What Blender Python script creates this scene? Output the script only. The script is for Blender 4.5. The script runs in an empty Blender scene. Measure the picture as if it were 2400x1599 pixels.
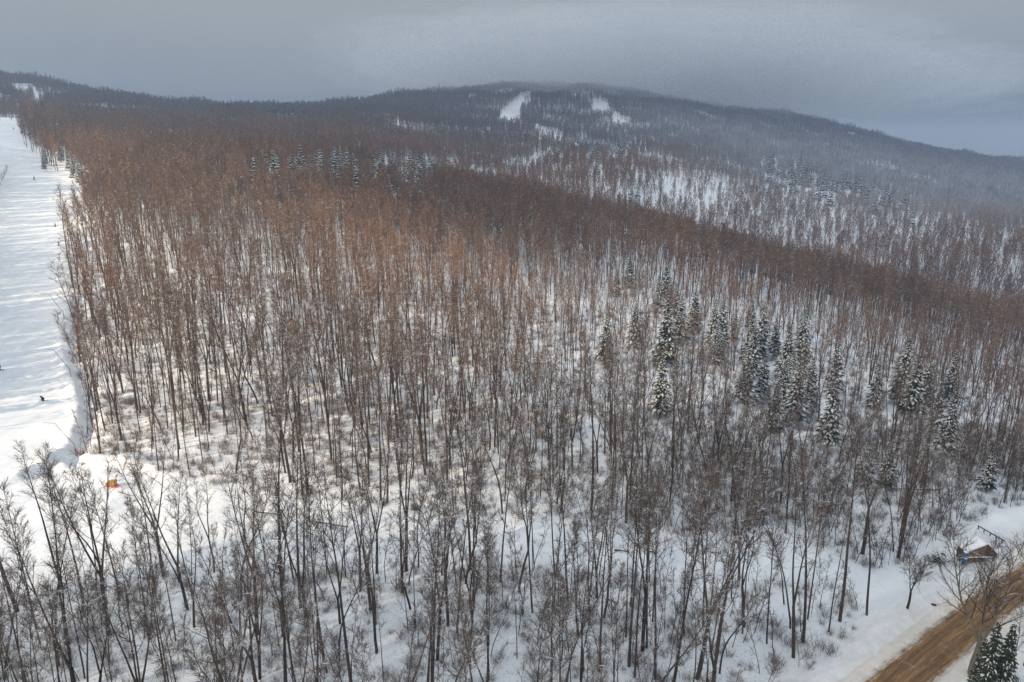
import bpy, math, random
import numpy as np
from mathutils import Vector, Matrix, Euler

rng = np.random.default_rng(7)
random.seed(7)
S = bpy.context.scene
C = S.collection
R = math.radians

# ------------------------------------------------------------------ camera
PW, PH, F = 2400.0, 1599.0, 1600.0
PITCH = R(14.5)
cam_d = bpy.data.cameras.new('camera')
cam_d.sensor_width = 36.0
cam_d.lens = 36.0 * F / PW
cam_d.clip_start = 0.5
cam_d.clip_end = 12000
cam = bpy.data.objects.new('camera', cam_d)
cam.location = (0, 0, 0)
cam.rotation_euler = (math.pi / 2 - PITCH, 0, 0)
C.objects.link(cam)
S.camera = cam

# ------------------------------------------------------------------ sun, sky, exposure
SUN_EL = R(25)
SUN_DIR = np.array([-0.86, -0.51])          # horizontal direction towards the sun
SUN_DIR /= np.linalg.norm(SUN_DIR)
sd = bpy.data.lights.new('sun', 'SUN')
sd.energy = 5.0
sd.angle = R(0.6)
sd.color = (1.0, 0.79, 0.54)
sun = bpy.data.objects.new('sun', sd)
to_sun = Vector((SUN_DIR[0] * math.cos(SUN_EL), SUN_DIR[1] * math.cos(SUN_EL), math.sin(SUN_EL)))
sun.rotation_euler = to_sun.to_track_quat('Z', 'Y').to_euler()
sun.location = (-200, -100, 200)
C.objects.link(sun)

W = bpy.data.worlds.new('World')
S.world = W
W.use_nodes = True
nt = W.node_tree
nt.nodes.clear()
def N(t, kind, **kw):
    n = t.nodes.new(kind)
    for k, v in kw.items():
        if k == 'inp':
            for a, b in v.items():
                n.inputs[a].default_value = b
        else:
            setattr(n, k, v)
    return n
def ramp(t, stops, interp='LINEAR'):
    n = t.nodes.new('ShaderNodeValToRGB')
    n.color_ramp.interpolation = interp
    e = n.color_ramp.elements
    while len(e) < len(stops):
        e.new(0.5)
    for i, (p, c) in enumerate(stops):
        e[i].position = p
        e[i].color = (c[0], c[1], c[2], 1) if hasattr(c, '__len__') else (c, c, c, 1)
    return n
def srgb(r, g, b):
    f = lambda u: (u / 255 / 12.92) if u / 255 <= .04045 else ((u / 255 + .055) / 1.055) ** 2.4
    return (f(r), f(g), f(b))
tc = N(nt, 'ShaderNodeTexCoord')
sep = N(nt, 'ShaderNodeSeparateXYZ')
nt.links.new(tc.outputs['Generated'], sep.inputs[0])
# overcast luminance distribution: slate near the horizon, brighter towards the zenith
asin = N(nt, 'ShaderNodeMath', operation='ARCSINE')
nt.links.new(sep.outputs['Z'], asin.inputs[0])
nz = N(nt, 'ShaderNodeTexNoise', inp={'Scale': 2.2, 'Detail': 3.0, 'Roughness': 0.45})
mp = N(nt, 'ShaderNodeMapping')
mp.inputs['Scale'].default_value = (1, 1, 3.0)
nt.links.new(tc.outputs['Generated'], mp.inputs[0])
nt.links.new(mp.outputs[0], nz.inputs['Vector'])
nadd = N(nt, 'ShaderNodeMath', operation='MULTIPLY_ADD')
nt.links.new(nz.outputs['Fac'], nadd.inputs[0])
nadd.inputs[1].default_value = 0.05
nadd.inputs[2].default_value = -0.025
sm = N(nt, 'ShaderNodeMath', operation='ADD')
nt.links.new(asin.outputs[0], sm.inputs[0])
nt.links.new(nadd.outputs[0], sm.inputs[1])
sc_ = N(nt, 'ShaderNodeMath', operation='MULTIPLY')
nt.links.new(sm.outputs[0], sc_.inputs[0])
sc_.inputs[1].default_value = 1 / 1.5708
SKY = ramp(nt, [(0.0, (.066, .106, .172)), (0.03, (.130, .174, .240)), (0.065, (.300, .340, .374)), (0.12, (.405, .440, .458)),
                (0.35, (.50, .58, .66)), (1.0, (.74, .86, 1.0))])
nt.links.new(sc_.outputs[0], SKY.inputs[0])
sky = N(nt, 'ShaderNodeTexSky', sky_type='NISHITA', sun_disc=False)
sky.sun_elevation = SUN_EL
sky.sun_rotation = math.atan2(SUN_DIR[0], SUN_DIR[1])
skm = N(nt, 'ShaderNodeVectorMath', operation='SCALE')
nt.links.new(sky.outputs[0], skm.inputs[0])
skm.inputs['Scale'].default_value = 0.07
mix = N(nt, 'ShaderNodeMix', data_type='RGBA')
mix.inputs[0].default_value = 0.93
nt.links.new(skm.outputs[0], mix.inputs[6])
nt.links.new(SKY.outputs[0], mix.inputs[7])
bg = N(nt, 'ShaderNodeBackground')
bg.inputs['Strength'].default_value = 0.56
nt.links.new(mix.outputs[2], bg.inputs['Color'])
wo = N(nt, 'ShaderNodeOutputWorld')
nt.links.new(bg.outputs[0], wo.inputs['Surface'])

S.render.engine = 'CYCLES'
S.view_settings.view_transform = 'Standard'
S.view_settings.look = 'None'
S.view_settings.exposure = 0.71
S.view_settings.gamma = 1.0
S.view_settings.use_curve_mapping = False
cy = S.cycles
cy.max_bounces = 5
cy.diffuse_bounces = 2
cy.glossy_bounces = 1
cy.transmission_bounces = 2
cy.transparent_max_bounces = 24
cy.volume_bounces = 2
cy.caustics_reflective = cy.caustics_refractive = False
cy.use_denoising = True
cy.denoiser = 'OPENIMAGEDENOISE'
cy.denoising_input_passes = 'RGB_ALBEDO_NORMAL'
cy.denoising_prefilter = 'NONE'
cy.sample_clamp_indirect = 4.0

# ------------------------------------------------------------------ picture geometry helpers
def k_of(row):
    d = row - 799.5
    return (-F * math.sin(PITCH) - d * math.cos(PITCH)) / (F * math.cos(PITCH) - d * math.sin(PITCH))
def u_of(px, row):
    d = row - 799.5
    return (px - 1200.0) / (F * math.cos(PITCH) - d * math.sin(PITCH))
def project(x, y, z):
    cz = y * math.cos(PITCH) - z * math.sin(PITCH)
    up = y * math.sin(PITCH) + z * math.cos(PITCH)
    return 1200 + F * x / cz, 799.5 - F * up / cz

# ------------------------------------------------------------------ terrain
CP = []                                # (px, y, z ground)
def cp(y, *pz):
    for px, z in pz:
        k = z / y
        d = (-F * math.sin(PITCH) - F * math.cos(PITCH) * k) / (math.cos(PITCH) - math.sin(PITCH) * k)
        CP.append((u_of(px, d + 799.5) * y, y, z))
cp(30, (-1200, -51), (0, -51), (1200, -51), (2400, -51), (3600, -54))
cp(55, (-800, -50), (0, -50), (1200, -50), (2400, -50), (3200, -52))
cp(80, (-600, -49), (0, -50), (600, -50), (1200, -50), (1800, -50), (2400, -50), (3000, -52))
cp(110, (-600, -46), (0, -49), (600, -49.5), (1200, -50), (1800, -50.5), (2400, -52), (2900, -56))
cp(150, (-600, -40), (0, -44), (600, -46), (1200, -48), (1800, -50.5), (2400, -56), (2900, -62))
cp(200, (-600, -28), (0, -34), (600, -37), (1200, -45), (1800, -51), (2400, -63), (2900, -70))
cp(260, (-600, -16), (0, -22), (600, -28), (1200, -40), (1500, -44), (1800, -50), (2100, -60), (2400, -69), (2900, -76))
cp(330, (-500, 0), (0, -8), (600, -15), (1200, -31), (1500, -38), (1800, -53), (2100, -71), (2400, -83), (2900, -90))
cp(400, (-500, 12), (0, 4), (600, -4), (900, -13), (1200, -25), (1500, -43), (1800, -64), (2100, -66), (2400, -67), (2900, -74))
cp(460, (0, 16), (1200, -31), (1500, -40), (1800, -54), (2100, -59), (2400, -61))
cp(500, (0, 22), (300, 9), (600, 5), (900, 0), (1200, -22), (1500, -27), (1800, -47), (2400, -58), (2900, -66))
cp(600, (-400, 45), (50, 37.5), (1200, -8), (1500, -8), (1800, -32), (2100, -45), (2500, -56))
cp(650, (300, 31), (600, 25), (900, 18))
cp(710, (50, 41), (1200, 7), (2100, -41), (2400, -56))
cp(760, (-150, 88), (0, 62), (1500, 10))
cp(850, (1200, 31), (1500, 19), (1800, 3), (2400, -52))
cp(900, (-300, 112), (80, 69), (300, 69), (400, 61), (550, 56), (900, 55))
cp(1000, (60, 100), (100, 98), (200, 85), (1800, 18), (2100, -5), (2400, -38), (2800, -60))
cp(1060, (-100, 128), (0, 122), (650, 70), (1200, 66), (1500, 60))
cp(1250, (750, 88), (1200, 112), (1500, 102), (1800, 60), (2100, 20), (2400, -18))
cp(1400, (-300, 90), (0, 85), (400, 20), (900, 115), (1050, 128), (1200, 139), (1450, 131), (1600, 107), (1900, 78), (2500, -12), (2900, -50))
cp(1500, (2100, 34), (2300, 6))
cp(1900, (0, 20), (600, -40), (1200, 100), (1700, 50), (2200, -20), (2900, -80))
cp(2600, (-300, -20), (600, -60), (1200, 20), (1800, -30), (2700, -90))
CPA = np.array(CP)
SCL = 400.0
def _U(r2):
    return np.where(r2 > 1e-12, 0.5 * r2 * np.log(np.maximum(r2, 1e-12)), 0.0)
def _fit():
    P = CPA[:, :2] / SCL
    n = len(P)
    d2 = ((P[:, None, :] - P[None, :, :]) ** 2).sum(-1)
    A = np.zeros((n + 3, n + 3))
    A[:n, :n] = _U(d2) + np.eye(n) * 2e-4
    A[:n, n] = 1
    A[:n, n + 1:] = P
    A[n, :n] = 1
    A[n + 1:, :n] = P.T
    b = np.zeros(n + 3)
    b[:n] = CPA[:, 2]
    return np.linalg.solve(A, b)
TW = _fit()
def waves(x, y, wl, seed):
    r = np.random.default_rng(seed)
    s = 0
    for i in range(7):
        a = r.uniform(0, math.pi * 2)
        w = 2 * math.pi / (wl * r.uniform(.6, 1.6))
        s = s + np.sin((x * math.cos(a) + y * math.sin(a)) * w + r.uniform(0, 6.28) + 1.3 * np.sin((x * math.sin(a) - y * math.cos(a)) * w * .6 + i))
    return s / 2.6
def sstep(a, b, x):
    t = np.clip((x - a) / (b - a), 0, 1)
    return t * t * (3 - 2 * t)
def base_height(x, y):
    x = np.asarray(x, float); y = np.asarray(y, float)
    xc = np.clip(x, -1500, 1700); yc = np.clip(y, 30, 2600)
    P = np.stack([xc, yc], -1).reshape(-1, 2) / SCL
    n = len(CPA)
    out = np.empty(len(P))
    Q = CPA[:, :2] / SCL
    for i in range(0, len(P), 60000):
        p = P[i:i + 60000]
        d2 = ((p[:, None, 0] - Q[None, :, 0]) ** 2 + (p[:, None, 1] - Q[None, :, 1]) ** 2)
        out[i:i + 60000] = _U(d2) @ TW[:n] + TW[n] + p @ TW[n + 1:]
    return out.reshape(x.shape)

# ski run: right-hand edge as a function of distance, fitted to the photograph's edge
RUN_EDGE_PX = [(22, 276), (38, 300), (45, 330), (60, 372), (108, 402), (150, 436), (168, 470), (168, 510), (160, 545), (152, 580), (148, 630),
               (146, 690), (146, 760), (152, 830), (160, 900), (160, 960), (152, 1010), (148, 1060)]
def raw_hit(px, row, off=0.0, hf=base_height):
    ys = np.geomspace(40, 2500, 1800)
    k = k_of(row); u = u_of(px, row)
    g = hf(ys * u, ys) + off
    below = np.nonzero(ys * k <= g)[0]
    if len(below) == 0:
        return None
    i = below[0]
    if i == 0:
        return ys[0] * u, ys[0]
    a0 = ys[i - 1] * k - g[i - 1]; a1 = ys[i] * k - g[i]
    t = a0 / (a0 - a1)
    y = ys[i - 1] + (ys[i] - ys[i - 1]) * t
    return y * u, y
_re = [raw_hit(px, row) for px, row in RUN_EDGE_PX]
_re = sorted([(y, x) for x, y in _re if y < 640])
RY = np.array([60.] + [a for a, b in _re] + [900., 1000.])
RX = np.array([_re[0][1] - 2] + [b for a, b in _re] + [u_of(108, 240) * 900, u_of(66, 208) * 1000])
def run_x(y):
    return np.interp(y, RY, RX)
def run_w(y):
    return np.interp(y, [60, 110, 200, 600, 630, 655, 840, 880, 940, 1000], [60, 26, 30, 40, 26, 8, 8, 30, 34, 16])
def run_mask(x, y):                         # 1 inside the groomed piste
    e = run_x(y) + 1.2 * np.sin(y * .11) + .5 * np.sin(y * .43)
    wdt = run_w(y)
    return (sstep(.6, -.6, x - e) * sstep(-wdt - 2, -wdt + 2, x - e)) * sstep(96, 101, y) * sstep(1010, 1000, y)

def in_poly(px, py, poly):
    n = len(poly)
    inside = np.zeros(np.shape(px), bool)
    j = n - 1
    for i in range(n):
        xi, yi = poly[i]; xj, yj = poly[j]
        c = ((yi > py) != (yj > py)) & (px < (xj - xi) * (py - yi) / (yj - yi + 1e-12) + xi)
        inside ^= c
        j = i
    return inside
def world_poly(pts, hf=base_height):
    return [raw_hit(px, row, 0, hf) for px, row in pts]
# open snow: the foot of the run, the work track that leaves it to the right, the roadside
CLEAR = world_poly([(-900, 1030), (150, 1050), (185, 1062), (255, 1085), (330, 1112), (511, 1138), (763, 1165), (1000, 1200), (1278, 1238), (1500, 1250), (1842, 1268),
                    (2000, 1318), (2110, 1332), (2190, 1262), (2310, 1204), (2420, 1178), (2900, 1060), (2900, 1120), (2700, 1250), (2480, 1350), (2420, 1440), (2330, 1520),
                    (2285, 1640), (2200, 1800), (1720, 1800), (1900, 1600), (2015, 1480), (2045, 1420), (1940, 1366), (1730, 1350), (1400, 1348),
                    (1237, 1330), (1000, 1322), (700, 1325), (440, 1340), (245, 1340), (60, 1400), (-60, 1440), (-900, 1400)])
ROAD_C = world_poly([(2116, 1590), (2200, 1520), (2274, 1458), (2330, 1412), (2375, 1380), (2440, 1340), (2540, 1288)])
_d = np.array(ROAD_C[0]) - np.array(ROAD_C[1]); _d /= np.linalg.norm(_d)
_e = np.array(ROAD_C[-1]) - np.array(ROAD_C[-2]); _e /= np.linalg.norm(_e)
ROAD_C = [tuple(np.array(ROAD_C[0]) + _d * s) for s in (60, 30, 12)] + ROAD_C + [tuple(np.array(ROAD_C[-1]) + _e * s) for s in (12, 30, 70, 130)]
def catmull(pts, n=14):
    P = [np.array(p, float) for p in pts]
    P = [2 * P[0] - P[1]] + P + [2 * P[-1] - P[-2]]
    out = []
    for i in range(1, len(P) - 2):
        for t in np.linspace(0, 1, n, endpoint=False):
            a, b, c, d = P[i - 1:i + 3]
            out.append(.5 * ((2 * b) + (-a + c) * t + (2 * a - 5 * b + 4 * c - d) * t * t + (-a + 3 * b - 3 * c + d) * t ** 3))
    out.append(P[-2])
    return np.array(out)
ROAD = catmull(ROAD_C)
def road_dist(x, y):
    x = np.asarray(x, float); y = np.asarray(y, float)
    sh = x.shape
    p = np.stack([x.ravel(), y.ravel()], -1)
    best = np.full(len(p), 1e9)
    near = (p[:, 0] > -20) & (p[:, 1] < 260) & (p[:, 1] > -60)
    q = p[near]
    b = np.full(len(q), 1e9)
    for i in range(0, len(ROAD) - 1):
        a0, a1 = ROAD[i], ROAD[i + 1]
        d = a1 - a0
        t = np.clip(((q - a0) @ d) / (d @ d), 0, 1)
        b = np.minimum(b, np.hypot(q[:, 0] - a0[0] - t * d[0], q[:, 1] - a0[1] - t * d[1]))
    best[near] = b
    return best.reshape(sh)
def clear_mask(x, y):
    return in_poly(np.asarray(x), np.asarray(y), CLEAR)
PITS = []      # scooped hollows beside snowbanks: (x, y, ax, ay, angle, depth)
def height(x, y):
    x = np.asarray(x, float); y = np.asarray(y, float)
    z = base_height(x, y)
    rm = run_mask(x, y)
    rd = road_dist(x, y)
    calm = np.maximum(rm, sstep(9, 3.5, rd))
    far = sstep(400, 800, y)
    z = z + (1 - calm) * (0.13 * waves(x, y, 9, 3) + 0.06 * waves(x, y, 3.2, 4)) * (1 - far) + 0.6 * waves(x, y, 60, 5) * (1 - sstep(9, 3.5, rd)) * (1 - .6 * rm)
    z = z + far * (3.5 * waves(x, y, 110, 6) + 1.2 * waves(x, y, 42, 9))
    # pushed-up bank on the run's right edge with a ditch behind it
    e = x - run_x(y) - 1.2 * np.sin(y * .11)
    on = sstep(97, 104, y) * sstep(620, 590, y)
    z = z + on * ((0.9 + .35 * np.sin(y * .7) + .2 * np.sin(y * 2.3)) * np.exp(-((e - .6) / 1.1) ** 2) - 1.1 * np.exp(-((e - 3.2) / 1.3) ** 2))
    # ploughed berms along the road
    nn = .25 * waves(x, y, 4, 11)
    z = z + (0.45 + nn) * np.exp(-((rd - 5.2) / .9) ** 2) * (rd < 12)
    z = z - 0.10 * sstep(4.4, 3.6, rd)
    for (cx, cy_, ax, ay, an, dp) in PITS:
        dx = (x - cx) * math.cos(an) + (y - cy_) * math.sin(an)
        dy = -(x - cx) * math.sin(an) + (y - cy_) * math.cos(an)
        z = z + dp * sstep(1.15, .75, np.hypot(dx / ax, dy / ay))
    return z
def hit(px, row, off=0.0):
    return raw_hit(px, row, off, height)
def H1(x, y):
    return float(height(np.array([x]), np.array([y]))[0])
p1 = raw_hit(172, 1088); p2 = raw_hit(300, 1110)
PITS += [(p1[0], p1[1], 4.4, 1.5, R(-30), -1.5), (p1[0] - 2.8, p1[1] - .9, 4.6, 1.2, R(-30), 1.0),
         (p2[0], p2[1], 3.4, 1.2, R(0), -.9), (p2[0] - 1.5, p2[1] + 2.4, 3.8, 1.2, R(5), 1.0)]

# ------------------------------------------------------------------ materials
def mat(name):
    m = bpy.data.materials.new(name)
    m.use_nodes = True
    t = m.node_tree
    t.nodes.clear()
    o = N(t, 'ShaderNodeOutputMaterial')
    b = N(t, 'ShaderNodeBsdfPrincipled')
    b.inputs['Roughness'].default_value = .85
    b.inputs['Specular IOR Level'].default_value = .15
    t.links.new(b.outputs[0], o.inputs['Surface'])
    return m, t, b
def mixc(t, fac, a, b):
    n = N(t, 'ShaderNodeMix', data_type='RGBA')
    for s, v in ((0, fac), (6, a), (7, b)):
        if hasattr(v, 'is_output') or isinstance(v, bpy.types.NodeSocket):
            t.links.new(v, n.inputs[s])
        elif s == 0:
            n.inputs[0].default_value = v
        else:
            n.inputs[s].default_value = (v[0], v[1], v[2], 1)
    return n.outputs[2]
def math_(t, op, a, b=None, c=None, clamp=False):
    n = N(t, 'ShaderNodeMath', operation=op, use_clamp=clamp)
    for i, v in enumerate((a, b, c)):
        if v is None: continue
        if isinstance(v, bpy.types.NodeSocket): t.links.new(v, n.inputs[i])
        else: n.inputs[i].default_value = v
    return n.outputs[0]
def noise(t, vec, scale, detail=3, rough=.5, mapscale=None):
    n = N(t, 'ShaderNodeTexNoise', inp={'Scale': scale, 'Detail': detail, 'Roughness': rough})
    if mapscale:
        m = N(t, 'ShaderNodeMapping')
        m.inputs['Scale'].default_value = mapscale
        t.links.new(vec, m.inputs[0])
        vec = m.outputs[0]
    t.links.new(vec, n.inputs['Vector'])
    return n.outputs['Fac']
def maprange(t, v, a, b, c=0., d=1.):
    n = N(t, 'ShaderNodeMapRange', interpolation_type='SMOOTHSTEP')
    t.links.new(v, n.inputs[0])
    for i, k in enumerate((a, b, c, d)): n.inputs[i + 1].default_value = k
    return n.outputs[0]
SNOW = (.80, .83, .87)
def plain(name, col, rough=.7, spec=.3, var=.12, metal=0.0):
    m, t, b = mat(name)
    g = N(t, 'ShaderNodeNewGeometry')
    n = noise(t, g.outputs['Position'], 2.5, 4)
    c = mixc(t, n, tuple(v * (1 - var) for v in col), tuple(min(1, v * (1 + var)) for v in col))
    t.links.new(c, b.inputs['Base Color'])
    b.inputs['Roughness'].default_value = rough
    b.inputs['Specular IOR Level'].default_value = spec
    b.inputs['Metallic'].default_value = metal
    return m
def bark(name, dark, light, red, snow_lo, snow_hi, rime_haze=True):
    """Bark or twig: tone varies per tree and by stand, sun warmth and far haze painted in; snow lies on faces that look up."""
    m, t, b = mat(name)
    oi = N(t, 'ShaderNodeObjectInfo')
    g = N(t, 'ShaderNodeNewGeometry')
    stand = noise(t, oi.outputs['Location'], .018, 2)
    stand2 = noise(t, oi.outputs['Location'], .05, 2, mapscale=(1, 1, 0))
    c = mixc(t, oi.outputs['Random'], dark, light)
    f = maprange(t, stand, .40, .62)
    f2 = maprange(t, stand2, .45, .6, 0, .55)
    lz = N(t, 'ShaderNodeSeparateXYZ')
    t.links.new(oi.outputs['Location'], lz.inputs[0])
    upper = maprange(t, lz.outputs['Y'], 85, 190, .22, 1.0)      # sunlit warmth painted into the colour above the track, over rusty stands
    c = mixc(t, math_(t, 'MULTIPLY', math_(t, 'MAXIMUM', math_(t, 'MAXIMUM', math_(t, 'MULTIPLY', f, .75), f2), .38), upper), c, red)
    fine = noise(t, g.outputs['Position'], 1.6, 3)
    c = mixc(t, maprange(t, fine, .3, .7, 0, .35), c, tuple(v * .55 for v in dark))
    ns = N(t, 'ShaderNodeSeparateXYZ')
    t.links.new(g.outputs['True Normal'], ns.inputs[0])
    sn = noise(t, g.outputs['Position'], .9, 3)
    up = math_(t, 'ADD', ns.outputs['Z'], math_(t, 'MULTIPLY', math_(t, 'SUBTRACT', sn, .5), 1.5))
    snow = maprange(t, up, snow_lo, snow_hi)
    if rime_haze:
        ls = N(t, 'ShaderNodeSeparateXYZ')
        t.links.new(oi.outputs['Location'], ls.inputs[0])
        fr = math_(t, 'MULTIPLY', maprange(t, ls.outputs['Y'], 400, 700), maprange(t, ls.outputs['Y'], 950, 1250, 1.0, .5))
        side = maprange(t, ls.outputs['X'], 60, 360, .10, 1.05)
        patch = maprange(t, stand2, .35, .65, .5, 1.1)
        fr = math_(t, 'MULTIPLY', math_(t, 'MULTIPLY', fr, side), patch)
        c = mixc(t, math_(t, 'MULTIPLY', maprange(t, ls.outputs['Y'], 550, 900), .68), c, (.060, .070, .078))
        c = mixc(t, math_(t, 'MULTIPLY', fr, .80, clamp=True), c, (.40, .43, .47))  # far haze painted into the colour along with the rime
    c = mixc(t, snow, c, SNOW)
    t.links.new(c, b.inputs['Base Color'])
    b.inputs['Roughness'].default_value = .9
    return m
M = {}
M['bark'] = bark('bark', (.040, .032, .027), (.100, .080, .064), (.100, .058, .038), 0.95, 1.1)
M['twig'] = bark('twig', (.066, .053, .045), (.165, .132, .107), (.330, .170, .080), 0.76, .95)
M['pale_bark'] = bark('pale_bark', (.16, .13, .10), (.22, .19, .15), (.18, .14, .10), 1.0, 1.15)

def needle_mat():
    m, t, b = mat('spruce_needles')
    oi = N(t, 'ShaderNodeObjectInfo')
    g = N(t, 'ShaderNodeNewGeometry')
    c = mixc(t, oi.outputs['Random'], (.016, .030, .018), (.038, .050, .022))
    n = noise(t, g.outputs['Position'], 3, 3)
    c = mixc(t, n, c, (.050, .055, .028))
    t.links.new(c, b.inputs['Base Color'])
    return m
M['needles'] = needle_mat()
m, t, b = mat('snow_load')
g = N(t, 'ShaderNodeNewGeometry')
c = mixc(t, noise(t, g.outputs['Position'], 2.0, 3), (.74, .78, .83), (.86, .88, .90))
t.links.new(c, b.inputs['Base Color'])
M['snow'] = m

def ground_mat():
    m, t, b = mat('snow_ground')
    g = N(t, 'ShaderNodeNewGeometry')
    P = g.outputs['Position']
    run = N(t, 'ShaderNodeAttribute', attribute_name='run').outputs['Fac']
    dirt = N(t, 'ShaderNodeAttribute', attribute_name='dirt').outputs['Fac']
    wood = N(t, 'ShaderNodeAttribute', attribute_name='wood').outputs['Fac']
    n1 = noise(t, P, .12, 4, .6)
    base = mixc(t, n1, (.72, .76, .82), (.84, .86, .88))
    # leaf litter, stems and tips poking through the snow of the woods
    sp = noise(t, P, 2.6, 4, .75)
    sp2 = noise(t, P, .35, 3, .6)
    f = math_(t, 'MULTIPLY', maprange(t, sp, .53, .66), maprange(t, sp2, .38, .62, .25, 1.0))
    f = math_(t, 'MULTIPLY', math_(t, 'MULTIPLY', f, wood), .72)
    base = mixc(t, f, base, (.20, .17, .155))
    # groomed piste: faint corduroy and scraped, icier bands
    band = noise(t, P, .30, 4, .6, mapscale=(1.0, .18, 1))
    rc = mixc(t, maprange(t, band, .3, .7), (.70, .76, .82), (.86, .88, .89))
    base = mixc(t, run, base, rc)
    dn = noise(t, P, .9, 4, .6)
    df = math_(t, 'MULTIPLY', dirt, maprange(t, dn, .25, .75, .35, 1.0), clamp=True)
    base = mixc(t, df, base, (.56, .49, .40))
    t.links.new(base, b.inputs['Base Color'])
    b.inputs['Roughness'].default_value = .75
    b.inputs['Specular IOR Level'].default_value = .2
    bn = noise(t, P, 1.3, 5, .65)
    bl = noise(t, P, 1.2, 3, .5, mapscale=(2.2, .25, 1))
    hgt = mixc(t, run, bn, math_(t, 'MULTIPLY', bl, .3))
    bp = N(t, 'ShaderNodeBump')
    bp.inputs['Strength'].default_value = .7
    bp.inputs['Distance'].default_value = .22
    t.links.new(hgt, bp.inputs['Height'])
    t.links.new(bp.outputs[0], b.inputs['Normal'])
    return m
M['ground'] = ground_mat()

def road_mat():
    m, t, b = mat('sanded_road')
    uv = N(t, 'ShaderNodeUVMap', uv_map='UVMap')
    s = N(t, 'ShaderNodeSeparateXYZ')
    t.links.new(uv.outputs[0], s.inputs[0])
    g = N(t, 'ShaderNodeNewGeometry')
    P = g.outputs['Position']
    n = noise(t, P, 1.1, 5, .65)
    wob = math_(t, 'MULTIPLY', math_(t, 'SUBTRACT', n, .5), 1.1)
    across = math_(t, 'ADD', s.outputs['X'], wob)             # metres from the centre line
    ac = math_(t, 'ABSOLUTE', across)
    streak = noise(t, uv.outputs[0], 1.0, 6, .8, mapscale=(3.2, .22, 1))
    dirtc = mixc(t, maprange(t, streak, .32, .68), (.080, .040, .016), (.33, .19, .085))
    # two darker, wetter wheel tracks
    tr = math_(t, 'ABSOLUTE', math_(t, 'SUBTRACT', math_(t, 'ABSOLUTE', math_(t, 'ADD', s.outputs['X'], math_(t, 'MULTIPLY', wob, .35))), .85))
    dirtc = mixc(t, maprange(t, tr, .15, .45, .6, 0), dirtc, (.12, .066, .030))
    grit = noise(t, P, 7.0, 5, .8)
    dirtc = mixc(t, maprange(t, grit, .45, .65, 0, .28), dirtc, (.34, .25, .16))
    slush = maprange(t, noise(t, P, .8, 5, .75), 0.58, .70, 0, .32)
    dirtc = mixc(t, slush, dirtc, (.50, .42, .33))
    snowc = mixc(t, n, (.56, .49, .40), (.78, .77, .76))
    edge = math_(t, 'ADD', ac, math_(t, 'MULTIPLY', math_(t, 'SUBTRACT', streak, .5), 1.6))
    f = maprange(t, edge, 1.55, 2.5, 1, 0)
    c = mixc(t, f, snowc, dirtc)
    t.links.new(c, b.inputs['Base Color'])
    b.inputs['Roughness'].default_value = .8
    bp = N(t, 'ShaderNodeBump')
    bp.inputs['Strength'].default_value = .8
    bp.inputs['Distance'].default_value = .12
    t.links.new(math_(t, 'ADD', n, streak), bp.inputs['Height'])
    t.links.new(bp.outputs[0], b.inputs['Normal'])
    return m
M['road'] = road_mat()
M['wood_weathered'] = plain('weathered_planks', (.20, .145, .10), .85, .1, .3)
M['roof_brown'] = plain('brown_roofing', (.21, .16, .115), .85, .1, .3)
M['blue'] = plain('blue_plastic', (.015, .11, .28), .5, .4)
M['yellow'] = plain('yellow_padding', (.46, .27, .07), .6, .3, .25)
M['red'] = plain('orange_red_netting', (.62, .10, .05), .6, .3, .2)
M['steel'] = plain('grey_steel', (.22, .23, .24), .5, .4, .2)
M['dark_steel'] = plain('dark_steel', (.035, .038, .045), .5, .4, .2)
M['black_cloth'] = plain('black_cloth', (.018, .02, .026), .85, .1, .2)
M['navy_cloth'] = plain('navy_cloth', (.02, .035, .08), .85, .1, .2)
M['grey_cloth'] = plain('grey_cloth', (.10, .105, .11), .85, .1, .2)
M['skin'] = plain('skin', (.42, .25, .18), .6, .3, .05)
M['rock'] = plain('dark_rock', (.05, .05, .05), .9, .1, .3)

# ------------------------------------------------------------------ mesh helpers
def tag(o, label=None, cat=None, group=None, kind=None):
    if label: o['label'] = label
    if cat: o['category'] = cat
    if group: o['group'] = group
    if kind: o['kind'] = kind
    return o
def mesh_obj(name, V, Fc, mats, parent=None, link=True, smooth=False, mi=None):
    me = bpy.data.meshes.new(name)
    V = np.asarray(V, dtype=np.float32)
    me.vertices.add(len(V))
    me.vertices.foreach_set('co', V.ravel())
    if isinstance(Fc, np.ndarray):
        k = Fc.shape[1]; nf = len(Fc)
        li = Fc.ravel().astype(np.int32)
        ls = np.arange(0, nf * k, k, dtype=np.int32)
    else:
        nf = len(Fc)
        li = np.array([i for f in Fc for i in f], np.int32)
        ln = [len(f) for f in Fc]
        ls = np.concatenate([[0], np.cumsum(ln)[:-1]]).astype(np.int32)
    me.loops.add(len(li)); me.loops.foreach_set('vertex_index', li)
    me.polygons.add(nf); me.polygons.foreach_set('loop_start', ls)
    if not isinstance(mats, (list, tuple)): mats = [mats]
    for m_ in mats: me.materials.append(m_)
    me.update(calc_edges=True)
    if mi is not None: me.polygons.foreach_set('material_index', np.asarray(mi, np.int32))
    if smooth: me.polygons.foreach_set('use_smooth', np.ones(nf, bool))
    else: me.polygons.foreach_set('use_smooth', np.zeros(nf, bool))
    o = bpy.data.objects.new(name, me)
    if link: C.objects.link(o)
    if parent: o.parent = parent
    return o
def empty(name, loc=(0, 0, 0), rz=0):
    o = bpy.data.objects.new(name, None)
    o.empty_display_size = .3
    o.location = loc
    o.rotation_euler = (0, 0, rz)
    C.objects.link(o)
    return o
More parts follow.
